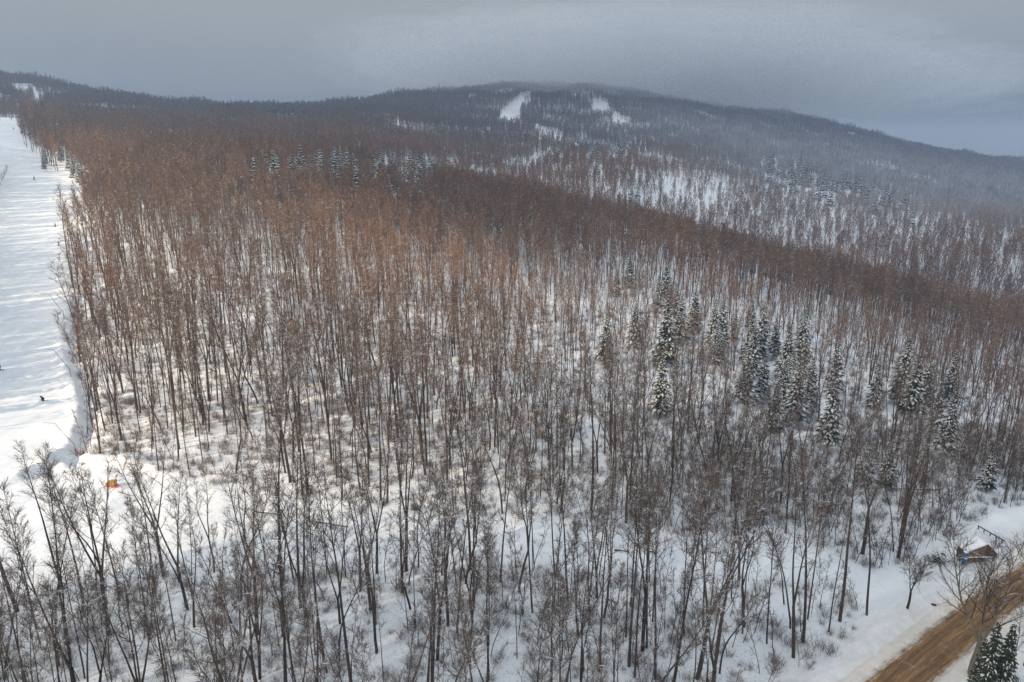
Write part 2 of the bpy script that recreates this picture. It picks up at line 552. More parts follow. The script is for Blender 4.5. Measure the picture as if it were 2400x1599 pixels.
class MB:
    def __init__(s): s.V = []; s.F = []; s.n = 0
    def add(s, v, f):
        v = np.asarray(v, float)
        s.V.append(v); s.F += [tuple(i + s.n for i in q) for q in f]; s.n += len(v)
    def box(s, c, d, rot=None):
        x, y, z = (np.array(d) / 2)
        v = np.array([(a, b_, c_) for a in (-x, x) for b_ in (-y, y) for c_ in (-z, z)])
        if rot is not None: v = v @ np.array(Euler(rot).to_matrix()).T
        s.add(v + np.array(c), [(0, 1, 3, 2), (4, 6, 7, 5), (0, 4, 5, 1), (2, 3, 7, 6), (0, 2, 6, 4), (1, 5, 7, 3)])
    def tube(s, pts, r, sides=6, cap=True):
        pts = np.asarray(pts, float); n = len(pts)
        r = np.broadcast_to(np.asarray(r, float), (n,))
        v = ring(pts, r, sides)
        f = []
        for i in range(n - 1):
            for j in range(sides):
                a = i * sides + j; b_ = i * sides + (j + 1) % sides
                f.append((a, b_, b_ + sides, a + sides))
        if cap:
            f.append(tuple(range(sides))[::-1]); f.append(tuple(range((n - 1) * sides, n * sides)))
        s.add(v, f)
    def build(s, name, m, parent=None, smooth=False, link=True):
        return mesh_obj(name, np.concatenate(s.V), s.F, m, parent, link, smooth)
def ring(pts, r, sides):
    n = len(pts)
    t = np.gradient(pts, axis=0)
    t /= np.linalg.norm(t, axis=1)[:, None] + 1e-9
    ref = np.array([0., 0, 1]) if abs(t[0, 2]) < .9 else np.array([1., 0, 0])
    a = np.cross(t, ref); a /= np.linalg.norm(a, axis=1)[:, None] + 1e-9
    b_ = np.cross(t, a)
    an = np.linspace(0, 2 * math.pi, sides, endpoint=False)
    v = pts[:, None, :] + r[:, None, None] * (np.cos(an)[None, :, None] * a[:, None, :] + np.sin(an)[None, :, None] * b_[:, None, :])
    return v.reshape(-1, 3)

# ------------------------------------------------------------------ bare tree generator
class TB:
    """Collects tubes (quads stored as triangles) for a tree."""
    def __init__(s): s.V = []; s.T = []; s.n = 0
    def tube(s, pts, r, sides):
        pts = np.asarray(pts, float); n = len(pts)
        v = ring(pts, np.asarray(r, float), sides)
        i = np.arange(n - 1)[:, None]; j = np.arange(sides)[None, :]
        a = (i * sides + j).ravel(); b_ = (i * sides + (j + 1) % sides).ravel()
        q = np.concatenate([np.stack([a, b_, b_ + sides], -1), np.stack([a, b_ + sides, a + sides], -1)])
        s.V.append(v); s.T.append(q + s.n); s.n += len(v)
    def cones(s, P, D, L, r):
        """straight three-sided tapering twigs, all at once"""
        P = np.asarray(P); D = np.asarray(D); m_ = len(P)
        if m_ == 0: return
        ref = np.where(np.abs(D[:, 2:3]) < .9, np.array([[0., 0, 1]]), np.array([[1., 0, 0]]))
        a = np.cross(D, ref); a /= np.linalg.norm(a, axis=1)[:, None]
        b_ = np.cross(D, a)
        V = np.empty((m_, 4, 3))
        for k in range(3):
            an = 2 * math.pi * k / 3
            V[:, k] = P + r[:, None] * (math.cos(an) * a + math.sin(an) * b_)
        V[:, 3] = P + D * L[:, None]
        o = (np.arange(m_) * 4)[:, None]
        T = np.concatenate([o + np.array([[0, 1, 3]]), o + np.array([[1, 2, 3]]), o + np.array([[2, 0, 3]])])
        s.V.append(V.reshape(-1, 3)); s.T.append(T + s.n); s.n += m_ * 4
    def arrays(s):
        return np.concatenate(s.V), np.concatenate(s.T)
def unit(v): return v / (np.linalg.norm(v, axis=-1, keepdims=True) + 1e-9)
def stem_path(r, p0, d0, L, n, wob, up=0.0):
    pts = [np.array(p0, float)]; d = unit(np.array(d0, float))
    st = L / n
    for i in range(n):
        d = unit(d + r.normal(0, wob, 3) + np.array([0, 0, up]))
        pts.append(pts[-1] + d * st)
    return np.array(pts)
def bare_tree(seed, Ht, r0, crown0, spread, fork=0, nb=18, nsec=6, ntw=6, wob=.035, lean=.03, tw_r=.022, broken=False, lod=0):
    """crown0: height fraction where branches begin; fork: stems the trunk divides into."""
    r = np.random.default_rng(seed)
    tr, cr = TB(), TB()
    la = r.uniform(0, 6.28)
    d0 = np.array([math.cos(la) * lean, math.sin(la) * lean, 1.0])
    sides = 7 if lod == 0 else 3
    leaders = []
    if fork:
        fh = Ht * r.uniform(.14, .42)
        base = stem_path(r, (0, 0, -.6), d0, fh + .6, 4, wob)
        tr.tube(base, np.linspace(r0 * 1.25, r0 * .95, len(base)), sides)
        a0 = r.uniform(0, 6.28)
        for k in range(fork):
            a = a0 + 2 * math.pi * k / fork + r.normal(0, .3)
            sp = r.uniform(.16, .34)
            pth = stem_path(r, base[-1], (math.cos(a) * sp, math.sin(a) * sp, 1), (Ht - fh) * r.uniform(.85, 1.03), 8, wob * 1.4, .06)
            rr = r0 * (.74 if fork == 2 else .62) * (1 - np.linspace(0, 1, 9) * .93)
            tr.tube(pth, rr, sides - 1 if lod == 0 else 3)
            leaders.append((pth, rr, max(.15, (crown0 * Ht - fh) / (Ht - fh))))
    else:
        n = 10 if lod == 0 else 4
        pth = stem_path(r, (0, 0, -.6), d0, (Ht + .6) * (.62 if broken else 1), n, wob)
        rr = r0 * (1.15 - np.linspace(0, 1, n + 1) * (.55 if broken else 1.08))
        rr = np.maximum(rr, .015)
        tr.tube(pth, rr, sides)
        leaders.append((pth, rr, crown0))
    tips_P, tips_D, tips_L, tips_r = [], [], [], []
    for pth, rr, c0 in leaders:
        nbr = max(4, int(nb / (len(leaders) ** .6)))
        n = len(pth) - 1
        ang = r.uniform(0, 6.28)
        for b_ in range(nbr):
            t = c0 + (1 - c0) * ((b_ + r.uniform(0, .9)) / nbr) ** .9
            t = min(t, .985)
            fi = t * n; i = int(fi); fr = fi - i
            p = pth[i] * (1 - fr) + pth[i + 1] * fr
            ax = unit(pth[i + 1] - pth[i])
            rad = (rr[i] * (1 - fr) + rr[i + 1] * fr)
            ang += 2.4 + r.normal(0, .4)
            side = np.array([math.cos(ang), math.sin(ang), 0])
            rel = (t - c0) / (1 - c0)
            L = Ht * spread * (1.0 - .62 * rel) * r.uniform(.65, 1.2) / (len(leaders) ** .25)
            tilt = r.uniform(.55, 1.15) * (1.15 - .5 * rel)
            bp = stem_path(r, p, ax + side * tilt, L, 4 if lod == 0 else 2, .09, .09)
            br = np.linspace(min(rad * .55, .075), .014, len(bp)) * (1 if lod == 0 else 1.5)
            cr.tube(bp, br, 4 if lod == 0 else 3)
            m_ = len(bp) - 1
            if lod == 0:
                for q in range(nsec):
                    tt = .22 + .76 * (q + r.uniform(0, 1)) / nsec
                    fj = min(tt * m_, m_ - .01); j = int(fj); fr2 = fj - j
                    pp = bp[j] * (1 - fr2) + bp[j + 1] * fr2
                    dd = unit(bp[j + 1] - bp[j] + r.normal(0, .55, 3) + np.array([0, 0, .12]))
                    L2 = L * (.80 - .45 * tt) * r.uniform(.6, 1.25)
                    sp_ = stem_path(r, pp, dd, L2, 2, .12, .08)
                    cr.tube(sp_, [.020, .014, .007], 3)
                    k = ntw
                    f = r.uniform(.1, 1, k)
                    seg = (f * 2).astype(int).clip(0, 1)
                    base = sp_[seg] + (sp_[seg + 1] - sp_[seg]) * (f * 2 - seg)[:, None]
                    tips_P.append(base)
                    tips_D.append(unit(unit(sp_[seg + 1] - sp_[seg]) + r.normal(0, .5, (k, 3)) + np.array([0, 0, .15])))
                    tips_L.append(r.uniform(.35, 1.15, k) * min(1.3, L2 * .7 + .3)); tips_r.append(np.full(k, tw_r * .45))
            k = 9 if lod == 0 else nsec * 2
            f = r.uniform(.25, 1, k) * m_
            seg = f.astype(int).clip(0, m_ - 1)
            base = bp[seg] + (bp[seg + 1] - bp[seg]) * (f - seg)[:, None]
            tips_P.append(base)
            tips_D.append(unit(unit(bp[seg + 1] - bp[seg]) + r.normal(0, .55, (k, 3)) + np.array([0, 0, .15])))
            tips_L.append(r.uniform(.5, 1.2, k) * (1 if lod == 0 else 1.7)); tips_r.append(np.full(k, tw_r * (.55 if lod == 0 else 1)))
    cr.cones(np.concatenate(tips_P), np.concatenate(tips_D), np.concatenate(tips_L), np.concatenate(tips_r))
    return tr.arrays(), cr.arrays()
def build_variant(parts, tm, cm):
    (tv, tt), (cv, ct) = parts
    tro = mesh_obj('trunk', tv, tt, tm, link=False, smooth=True).data
    cro = mesh_obj('crown', cv, ct, cm, link=False).data
    v = np.concatenate([tv, cv]); f = np.concatenate([tt, ct + len(tv)])
    both = mesh_obj('woodland_tree', v, f, [tm, cm], link=False, mi=np.concatenate([np.zeros(len(tt)), np.ones(len(ct))]))
    return dict(trunk=tro, crown=cro, both=both)

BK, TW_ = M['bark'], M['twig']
VAR = []          # (shape word, dict, nominal height)
specs = [('straight', 11, 20, .125, .58, .125, 0), ('straight', 12, 22, .16, .60, .120, 0), ('straight', 13, 18, .10, .52, .125, 0),
         ('straight', 14, 21, .13, .62, .105, 0), ('straight', 15, 19, .11, .52, .135, 0), ('straight', 16, 23, .17, .62, .115, 0),
         ('forked', 21, 20, .16, .55, .130, 2), ('forked', 22, 18, .14, .50, .140, 2), ('forked', 23, 21, .18, .55, .130, 3),
         ('crooked', 31, 17, .12, .45, .140, 0), ('crooked', 32, 18, .13, .48, .140, 2), ('slender', 41, 17, .075, .52, .085, 0),
         ('slender', 42, 15, .060, .48, .09, 0), ('slender', 43, 18, .070, .58, .08, 0), ('slender', 44, 16, .055, .50, .085, 0),
         ('slender', 45, 19, .085, .60, .08, 0), ('crooked', 33, 16, .10, .45, .15, 0)]
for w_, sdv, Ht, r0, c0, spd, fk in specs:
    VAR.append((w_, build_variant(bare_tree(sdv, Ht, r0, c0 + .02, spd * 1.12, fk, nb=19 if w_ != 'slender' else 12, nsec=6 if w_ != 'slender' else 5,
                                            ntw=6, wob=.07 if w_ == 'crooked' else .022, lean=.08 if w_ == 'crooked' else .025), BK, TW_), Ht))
BROAD = build_variant(bare_tree(51, 15, .26, .30, .36, 3, nb=30, nsec=9, ntw=7, wob=.06, lean=.10, tw_r=.02), M['pale_bark'], TW_)
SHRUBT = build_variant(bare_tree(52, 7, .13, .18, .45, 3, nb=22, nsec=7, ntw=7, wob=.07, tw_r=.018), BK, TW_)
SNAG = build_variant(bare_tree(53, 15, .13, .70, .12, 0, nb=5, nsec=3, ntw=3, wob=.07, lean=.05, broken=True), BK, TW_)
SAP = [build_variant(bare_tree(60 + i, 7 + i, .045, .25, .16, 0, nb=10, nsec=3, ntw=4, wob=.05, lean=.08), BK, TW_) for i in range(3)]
BRUSH = []
for i in range(3):
    r = np.random.default_rng(80 + i)
    tb = TB(); 
    n = 55
    P = np.stack([r.normal(0, .45, n), r.normal(0, .45, n), np.full(n, -.1)], -1)
    D = unit(np.stack([r.normal(0, .42, n), r.normal(0, .42, n), np.ones(n)], -1))
    L = r.uniform(.7, 2.3, n)
    tb.cones(P, D, L, np.full(n, .014))
    k = 260
    ii = r.integers(0, n, k); f = r.uniform(.3, .9, k)
    tb.cones(P[ii] + D[ii] * (L[ii] * f)[:, None], unit(D[ii] + r.normal(0, .5, (k, 3))), r.uniform(.2, .7, k), np.full(k, .008))
    v, f_ = tb.arrays()
    BRUSH.append(mesh_obj('brush_clump', v, f_, TW_, link=False))
FAR = []
for i in range(6):
    (tv, tt), (cv, ct) = bare_tree(90 + i, 16 + i % 3, .15, .36, .25, 0, nb=17, nsec=9, wob=.04, tw_r=.058, lod=1)
    FAR.append(mesh_obj('far_tree', np.concatenate([tv, cv]), np.concatenate([tt, ct + len(tv)]), [BK, TW_], link=False,
                        mi=np.concatenate([np.zeros(len(tt)), np.ones(len(ct))])))

# ------------------------------------------------------------------ spruce generator
def spruce(seed, Ht, levels, nbr, snow, lod=0, padk=1.0):
    r = np.random.default_rng(seed)
    tr = TB()
    tr.tube(np.array([[0, 0, -.4], [0, 0, Ht * .5], [0, 0, Ht]]), [Ht * .012, Ht * .008, .01], 6 if lod == 0 else 3)
    FV, FT, SV, ST = [], [], [], []
    nF = nS = 0
    z0 = .14 if lod == 0 else .06
    for l in range(levels):
        t = (l + r.uniform(-.3, .3)) / levels
        t = min(max(t, 0), .99)
        z = Ht * (z0 + (1 - z0) * t)
        Lm = Ht * ((.19 if padk == 1 else .125) if lod == 0 else .21) * (1 - t) ** .8 * r.uniform(.75, 1.15) + .12
        n = max(4, int(nbr * (1 - .45 * t)))
        a0 = r.uniform(0, 6.28)
        for b_ in range(n):
            a = a0 + 2 * math.pi * b_ / n + r.normal(0, .22)
            L = Lm * r.uniform(.65, 1.2)
            dr = r.uniform(.30, .62) * (1 - .5 * t)
            rad = np.array([math.cos(a), math.sin(a), 0]); sid = np.array([-math.sin(a), math.cos(a), 0])
            s_ = np.array([0, .35, .7, 1.0]) * L
            dz = np.array([.02, -.05, -.5 * dr, -dr]) * L * .9
            sp = np.array([0, 0, z + r.normal(0, Ht * .013)]) + rad * s_[:, None] + np.array([0, 0, 1]) * dz[:, None]
            # foliage: drooping sprays either side of the branch
            m_ = (6 if padk == 1 else 10) if lod == 0 else 2
            for q in range(m_):
                f = .2 + .8 * (q + .5) / m_
                fi = f * 3; i = min(int(fi), 2); p = sp[i] + (sp[i + 1] - sp[i]) * (fi - i)
                w = L * (.46 if lod == 0 else .6) * (1.15 - f) + .10
                for sgn in (-1, 1):
                    e = p + sid * sgn * w * r.uniform(.7, 1.1) + rad * w * .45 + np.array([0, 0, -w * r.uniform(.25, .7)])
                    hw = ((.10 if padk == 1 else .05) if lod == 0 else .24) * (.6 + L * .35)
                    FV.append([p - rad * hw, e, p + rad * hw + np.array([0, 0, -.05]), p + (e - p) * .5 + np.array([0, 0, -hw * 1.3])])
                    FT += [(nF, nF + 1, nF + 3), (nF + 1, nF + 2, nF + 3), (nF, nF + 3, nF + 2), (nF, nF + 2, nF + 1)]; nF += 4
            # snow cushion along the branch's outer part
            if r.uniform() < snow:
                s0 = r.uniform(.15, .5); s1 = r.uniform(.8, 1.05)
                pa = np.array([np.interp(s0 * L, s_, sp[:, k]) for k in range(3)])
                pb = np.array([np.interp(s1 * L, s_, sp[:, k]) for k in range(3)])
                mid = (pa + pb) / 2 + np.array([0, 0, .07])
                w = (L * (.15 if lod == 0 else .48) + .06) * r.uniform(.6, 1.2) * padk
                up = np.array([0, 0, .09 + .03 * L])
                SV.append([pa, mid - sid * w, pb, mid + sid * w, mid + up, mid - up * .4])
                ST += [(nS + i, nS + (i + 1) % 4, nS + 4) for i in range(4)] + [(nS + (i + 1) % 4, nS + i, nS + 5) for i in range(4)]
                nS += 6
                if lod == 0 and L > .7:
                    for sgn in (-1, 1):
                        if r.uniform() < .6:
                            pc = mid + sid * sgn * w * 2.8 + rad * w * .6 + np.array([0, 0, -.10 - w * .5])
                            d1 = (sid * sgn + rad * .6 - np.array([0, 0, .35])) * w * 1.7
                            d2 = (rad - sid * sgn * .5) * w * .55
                            SV.append([pc - d1, pc - d2, pc + d1, pc + d2, pc + up * .8, pc - up * .3])
                            ST += [(nS + i, nS + (i + 1) % 4, nS + 4) for i in range(4)] + [(nS + (i + 1) % 4, nS + i, nS + 5) for i in range(4)]
                            nS += 6
    tv, tt = tr.arrays()
    fv = np.array(FV).reshape(-1, 3); ft = np.array(FT)
    sv = np.array(SV).reshape(-1, 3); st = np.array(ST)
    d = dict(trunk=mesh_obj('trunk', tv, tt, M['bark'], link=False, smooth=True).data,
             foliage=mesh_obj('foliage', fv, ft, M['needles'], link=False).data,
             snow_load=mesh_obj('snow_load', sv, st, M['snow'], link=False, smooth=True).data)
    if lod:
        d['both'] = mesh_obj('woodland_spruce', np.concatenate([tv, fv, sv]), np.concatenate([tt, ft + len(tv), st + len(tv) + len(fv)]),
                             [M['bark'], M['needles'], M['snow']], link=False,
                             mi=np.concatenate([np.zeros(len(tt)), np.ones(len(ft)), np.full(len(st), 2)]))
    return d
SPR = [spruce(101, 14, 26, 9, .97), spruce(102, 15, 28, 9, .90), spruce(103, 13, 24, 9, 1.0), spruce(104, 15, 30, 11, .66)]
SPR_MID = [spruce(111, 14, 15, 8, .97, 1), spruce(112, 14, 16, 8, .9, 1), spruce(113, 13, 14, 8, .85, 1)]
SPR_CORNER = spruce(131, 13, 46, 13, .62, 0, .5)
SPR_DARK = [spruce(121, 13, 14, 7, .12, 1), spruce(122, 14, 15, 7, .2, 1)]

# ------------------------------------------------------------------ ground sheet
def axis(a0, a1, step, lim, grow):
    c = list(np.arange(a0, a1 + 1e-6, step))
    s = step
    while c[-1] < lim[1]:
        s = min(s * grow, 60); c.append(c[-1] + s)
    s = step
    while c[0] > lim[0]:
        s = min(s * grow, 60); c.insert(0, c[0] - s)
    return np.array(c)
xs = axis(-95, 95, .9, (-3200, 3200), 1.028)
ys = axis(48, 135, .9, (-900, 3600), 1.018)
X, Y = np.meshgrid(xs, ys)
Z = height(X, Y)
nx, ny = len(xs), len(ys)
V = np.stack([X, Y, Z], -1).reshape(-1, 3)
ii = (np.arange(ny - 1)[:, None] * nx + np.arange(nx - 1)[None, :]).ravel()
Fq = np.stack([ii, ii + 1, ii + nx + 1, ii + nx], -1)
ground = mesh_obj('ground', V, Fq, M['ground'], smooth=True)
tag(ground, kind='structure')
rmv = run_mask(X, Y).ravel()
rdv = road_dist(X, Y)
dv = (np.clip(1.15 * np.exp(-np.maximum(rdv - 2.5, 0) / 3.2), 0, 1) * .8).ravel()
wv = (1 - np.maximum(rmv, np.maximum(clear_mask(X, Y).ravel() * .75, sstep(10, 5, rdv).ravel())))
for nm, arr in (('run', rmv), ('dirt', dv), ('wood', wv)):
    a = ground.data.attributes.new(nm, 'FLOAT', 'POINT')
    a.data.foreach_set('value', arr.astype(np.float32))
ZMIN = float(Z.min())

# road strip laid over its bed
rp = ROAD
tn = unit(np.gradient(rp, axis=0)); nrm = np.stack([-tn[:, 1], tn[:, 0]], -1)
seg = np.concatenate([[0], np.cumsum(np.linalg.norm(np.diff(rp, axis=0), axis=1))])
tt_ = np.arange(0, seg[-1], .6)
rp = np.stack([np.interp(tt_, seg, rp[:, 0]), np.interp(tt_, seg, rp[:, 1])], -1)
nrm = np.stack([np.interp(tt_, seg, nrm[:, 0]), np.interp(tt_, seg, nrm[:, 1])], -1)
ac = np.linspace(-3.6, 3.6, 25)
rx = rp[:, None, 0] + nrm[:, None, 0] * ac; ry = rp[:, None, 1] + nrm[:, None, 1] * ac
rut = -.06 * np.exp(-((np.abs(ac) - .85) / .28) ** 2) + .02 * np.exp(-(ac / .3) ** 2)
rz = height(rx, ry) + .10 + rut[None, :] * (1 + .3 * np.sin(tt_ * .9))[:, None] - .16 * (np.abs(ac)[None, :] > 3.5)
nr, na = rx.shape
Vr = np.stack([rx, ry, rz], -1).reshape(-1, 3)
ii = (np.arange(nr - 1)[:, None] * na + np.arange(na - 1)[None, :]).ravel()
road = mesh_obj('road', Vr, np.stack([ii, ii + na, ii + na + 1, ii + 1], -1), M['road'], smooth=True)
tag(road, kind='structure')
uvl = road.data.uv_layers.new(name='UVMap')
lv = np.empty(len(road.data.loops), np.int32); road.data.loops.foreach_get('vertex_index', lv)
uvv = np.stack([np.tile(ac, nr), np.repeat(tt_, na)], -1)
uvl.data.foreach_set('uv', uvv[lv].astype(np.float32).ravel())

# ------------------------------------------------------------------ where trees may stand
TRAILS = [[(1174, 269), (1188, 259), (1218, 233), (1239, 225), (1252, 223), (1244, 235), (1229, 250), (1221, 262), (1218, 300), (1168, 302)],
          [(1387, 246), (1409, 238), (1421, 244), (1430, 266), (1430, 282), (1387, 280)],
          [(1434, 276), (1478, 288), (1476, 306), (1434, 304)]]
GAPS = [[(1236, 384), (1285, 374), (1286, 392), (1262, 412), (1240, 410)], [(1250, 312), (1312, 318), (1318, 338), (1256, 332)],
        [(900, 281), (935, 281), (935, 293), (900, 293)],
        [(1560, 420), (1700, 430), (1720, 480), (1640, 520), (1540, 480)], [(2335, 640), (2400, 640), (2400, 690), (2340, 680)]]
def allowed(x, y, slack=0.0):
    z = height(x, y)
    ok = ~clear_mask(x, y) & (road_dist(x, y) > 6)
    e = x - run_x(y) - 1.2 * np.sin(y * .11)
    wdt = run_w(y)
    ok &= ~((e < 3.0 + 5.0 * sstep(225, 250, y) * sstep(440, 420, y)) & (e > -wdt) & (y > 92) & (y < 1005))
    px, py = project(x, y, z)
    for p in TRAILS:
        ok &= ~(in_poly(px, py, p) & (y > 500))
    for p in GAPS[:3]:
        ok &= ~(in_poly(px, py, p) & (y > 330))
    thin = np.zeros(x.shape, bool)
    for p in GAPS[3:]:
        thin |= in_poly(px, py, p) & (y > 380)
    ok &= ~(thin & (rng.uniform(size=x.shape) < .6))
    return ok, z, px, py
def jitter(x0, x1, y0, y1, s, wedge=None):
    gx, gy = np.meshgrid(np.arange(x0, x1, s), np.arange(y0, y1, s))
    gx = gx + rng.uniform(-.48, .48, gx.shape) * s; gy = gy + rng.uniform(-.48, .48, gy.shape) * s
    gx, gy = gx.ravel(), gy.ravel()
    if wedge:
        k = np.abs(gx) < gy * wedge + 12
        gx, gy = gx[k], gy[k]
    return gx, gy
pts = []        # rows: x, y, z, px, py, nominal scale, kind (0 tree, 1 sapling, 2 far, 3 brush)
def scatter(x0, x1, y0, y1, s, kind, wedge=None, dens=1.0):
    x, y = jitter(x0, x1, y0, y1, s, wedge)
    k = rng.uniform(size=x.shape) < dens
    x, y = x[k], y[k]
    ok, z, px, py = allowed(x, y)
    x, y, z, px, py = (a[ok] for a in (x, y, z, px, py))
    pts.append(np.stack([x, y, z, px, py, np.full(x.shape, kind)], -1))
scatter(-130, 130, 44, 135, 3.3, 0, .95, .80)
scatter(-130, 130, 44, 135, 2.4, 1, .95, .50)
scatter(-130, 130, 44, 135, 1.55, 3, .95, .7)
scatter(-260, 260, 135, 250, 3.8, 0, .95, .74)
scatter(-260, 260, 135, 250, 3.6, 1, .95, .42)
scatter(-260, 260, 135, 220, 2.4, 3, .95, .5)
scatter(-400, 400, 250, 420, 4.15, 0, .95)
scatter(-700, 760, 420, 800, 5.0, 2, .92)
scatter(-1500, 1500, 800, 1650, 5.0, 2, .92)
scatter(18, 110, 76, 118, 1.45, 1, .9, .65)                 # thicket of thin poles above the road
x, y = jitter(-460, -60, 60, 420, 4.8)                    # the wood on the run's other side
k = (x < run_x(y) - run_w(y) - 1) & (x > run_x(y) - run_w(y) - 60) & (y > 122) & ((y < 232) | (y > 300))
z = height(x, y); px, py = project(x, y, z)
pts.append(np.stack([x, y, z, px, py, np.zeros(x.shape)], -1)[k])
PT = np.concatenate(pts)
PT = PT[~((PT[:, 5] == 0) & (PT[:, 0] > 22) & (PT[:, 1] > 84) & (PT[:, 1] < 122) & (rng.uniform(size=len(PT)) < .45))]
_u = rng.uniform(size=len(PT))
PT = PT[~((PT[:, 1] > 92) & (PT[:, 1] < 135) & (PT[:, 0] < 25) & (((PT[:, 5] == 0) & (_u < .20)) | ((PT[:, 5] == 1) & (_u < .40))))]
_u = rng.uniform(size=len(PT))
PT = PT[~((PT[:, 5] == 2) & (PT[:, 0] > 90) & (PT[:, 1] < 720) & (_u < .34))]
# keep out of hand-placed items
KEEP = []

# ------------------------------------------------------------------ hand-placed bare trees
placed = []
def place_variant(vd, x, y, sc, rz, label, group, tilt=(0, 0), name='bare_tree', z=None, cat='tree', sz=None):
    zz = H1(x, y) if z is None else z
    e = empty(name, (x, y, zz), rz)
    e.rotation_euler = (tilt[0], tilt[1], rz)
    e.scale = (sc, sc, sc if sz is None else sz)
    for k in ('trunk', 'crown', 'foliage', 'snow_load'):
        if k in vd:
            o = bpy.data.objects.new(k, vd[k])
            if k in ('snow_load', 'foliage'): o['kind'] = 'stuff'
            o.parent = e
            C.objects.link(o)
    tag(e, label, cat, group)
    placed.append((x, y))
    return e
G_FORE = 'bare trees of the snowy wood'
def hand(px, row, vd, Hnom, hgt, label, rz=0, tilt=(0, 0), group=None, dx=0):
    x, y = hit(px, row)
    return place_variant(vd, x + dx, y, hgt / Hnom, rz, label, group, tilt)
hand(86, 1478, VAR[4][1], 19, 18.5, 'tall grey bare tree with an open feathery crown, leftmost against the open snow', 1.0, (0, -.06))
hand(2275, 1582, BROAD, 15, 15, 'broad many-limbed bare tree with a pale trunk at the brown road', .8, (.02, .10))
hand(2127, 1424, SHRUBT, 7, 6.5, 'low spreading bare tree alone on open snow between shed and wood', .3, (0, .12))
hand(1400, 1401, VAR[7][1], 18, 17, 'dark bare tree forking from its foot into two wide crooked stems', .6)
hand(883, 1531, SNAG, 15, 17, 'thin broken-topped dead stem with one crooked bent limb in the foreground wood', .4, (0, .03))
hand(681, 1130, VAR[8][1], 21, 24, 'thick dark bare tree splitting into several upright stems beyond the left track', .2, (0, -.02))
hand(1842, 1250, VAR[1][1], 22, 17, 'stout reddish-brown straight trunk at the edge of the dark pole thicket', 2.2)
hand(963, 1428, VAR[10][1], 18, 16, 'bare tree whose lower trunk leans hard and bends upright, mid foreground', 1.9, (0, -.10))
hand(245, 1367, VAR[9][1], 17, 15, 'gnarled dark bare tree just below the yellow snow machine', 2.9)
hand(440, 1428, VAR[6][1], 20, 19, 'tall dark thick-based tree forking high, below the bright end of the track', 1.2, (0, -.04))
hand(1620, 1397, VAR[2][1], 18, 14, 'upright dark bare tree with one snow-topped side limb just below the snowy track', .7)
hand(797, 1462, VAR[7][1], 18, 16, 'stout bare tree with a V-shaped fork in the lower left centre', 2.0)
hand(1838, 1416, VAR[9][1], 17, 12, 'curving bare tree leaning over open snow, lower right of centre', 3.6, (0, .12))
hand(420, 1052, VAR[5][1], 23, 24, 'tall straight sunlit brown tree rising behind the yellow snow machine', .5, (0, -.02))
hand(2400, 1560, VAR[2][1], 18, 13, 'dark bare tree at the frame edge behind the roadside spruces', .5, (0, .05))

# ------------------------------------------------------------------ spruces
near_spr = [(1478, 583, 14, 0), (1447, 627, 10, 3), (1491, 702, 13, 0), (1567, 694, 17, 3), (1563, 609, 13, 3), (1546, 642, 12, 1), (1588, 660, 11, 3), (1631, 678, 13, 2),
            (1679, 699, 14, 0), (1698, 694, 15, 2), (1423, 728, 13, 1), (1766, 734, 13, 1), (1792, 711, 15, 2), (1853, 758, 13, 3), (1891, 722, 15, 0),
            (1555, 827, 13, 1), (1969, 794, 13, 2), (1960, 885, 13, 2), (1757, 806, 13, 1), (1909, 835, 12, 0), (1796, 826, 11, 2), (1641, 505, 14, 0), (1614, 520, 13, 2),
            (1590, 492, 14, 3), (1658, 528, 12, 2), (1697, 529, 12, 1), (1770, 539, 12, 3), (1733, 556, 10, 2), (1750, 560, 11, 0), (2297, 678, 13, 2), (2236, 692, 10, 0),
            (2345, 695, 12, 1), (2375, 706, 12, 2), (2315, 700, 11, 2), (1632, 675, 13, 0), (2133, 787, 15, 1), (2157, 822, 14, 3), (2243, 819, 13, 1), (2063, 848, 10, 3),
            (2241, 915, 12, 1), (2206, 905, 10, 2), (2184, 832, 12, 2), (2040, 1026, 8, 3), (2091, 1033, 8, 3), (2330, 1050, 7, 3)]
SL = 'spruces'
near_labels = {
    3: 'tall dark green spruce with snow on its lower boughs, biggest of the central spruce clump',
    2: 'broad snow-laden spruce with a green tip at the left end of the central spruce clump',
    0: 'snow-covered spruce standing alone just above the central spruce clump',
    15: 'slim dark-topped spruce with heavy white lower boughs below the central clump',
    14: 'white-flanked pointed spruce, right-hand of the close pair on the right slope',
    13: 'bronze-green broad spruce, left-hand of the close pair on the right slope',
    35: 'bronze-topped spruce with a bushy snow-striped base, tallest on the far right of the wood',
    36: 'wide dark spruce striped with snow, pressed against the bronze-topped one on the right',
    38: 'small rusty-green spruce standing alone between two groups on the right slope',
}
cands = []     # x, y, h, variant dict, label, group, mid?
def add_spruce(px, row, h, vd, Hn, label, group='snow-laden spruces in the hardwood forest'):
    p = hit(px, row, h)
    if p is None: return
    x, y = p
    cands.append((h / math.hypot(y, 40), x, y, h / Hn, vd, label, group))
HN = [14, 15, 13, 15]
for i, (px, row, h, v) in enumerate(near_spr):
    if i in near_labels: lb = near_labels[i]
    elif row < 570: lb = 'snow-dusted spruce in the small clump at the crest behind the central spruces'
    elif row > 1000: lb = 'thin scruffy young spruce low on the right slope above the pole thicket'
    elif px > 2200 and row < 720: lb = 'snowy spruce in the small clump at the far right end of the brown crest'
    elif px > 2150: lb = 'snow-striped spruce among the group on the right below the brown crest'
    elif px > 1740: lb = 'snow-laden spruce on the right slope between the central clump and the bronze spruce'
    else: lb = 'snow-laden spruce inside the central clump of the wood'
    add_spruce(px, row, h * 1.05, SPR[v], HN[v], lb)
_r = np.random.default_rng(77)
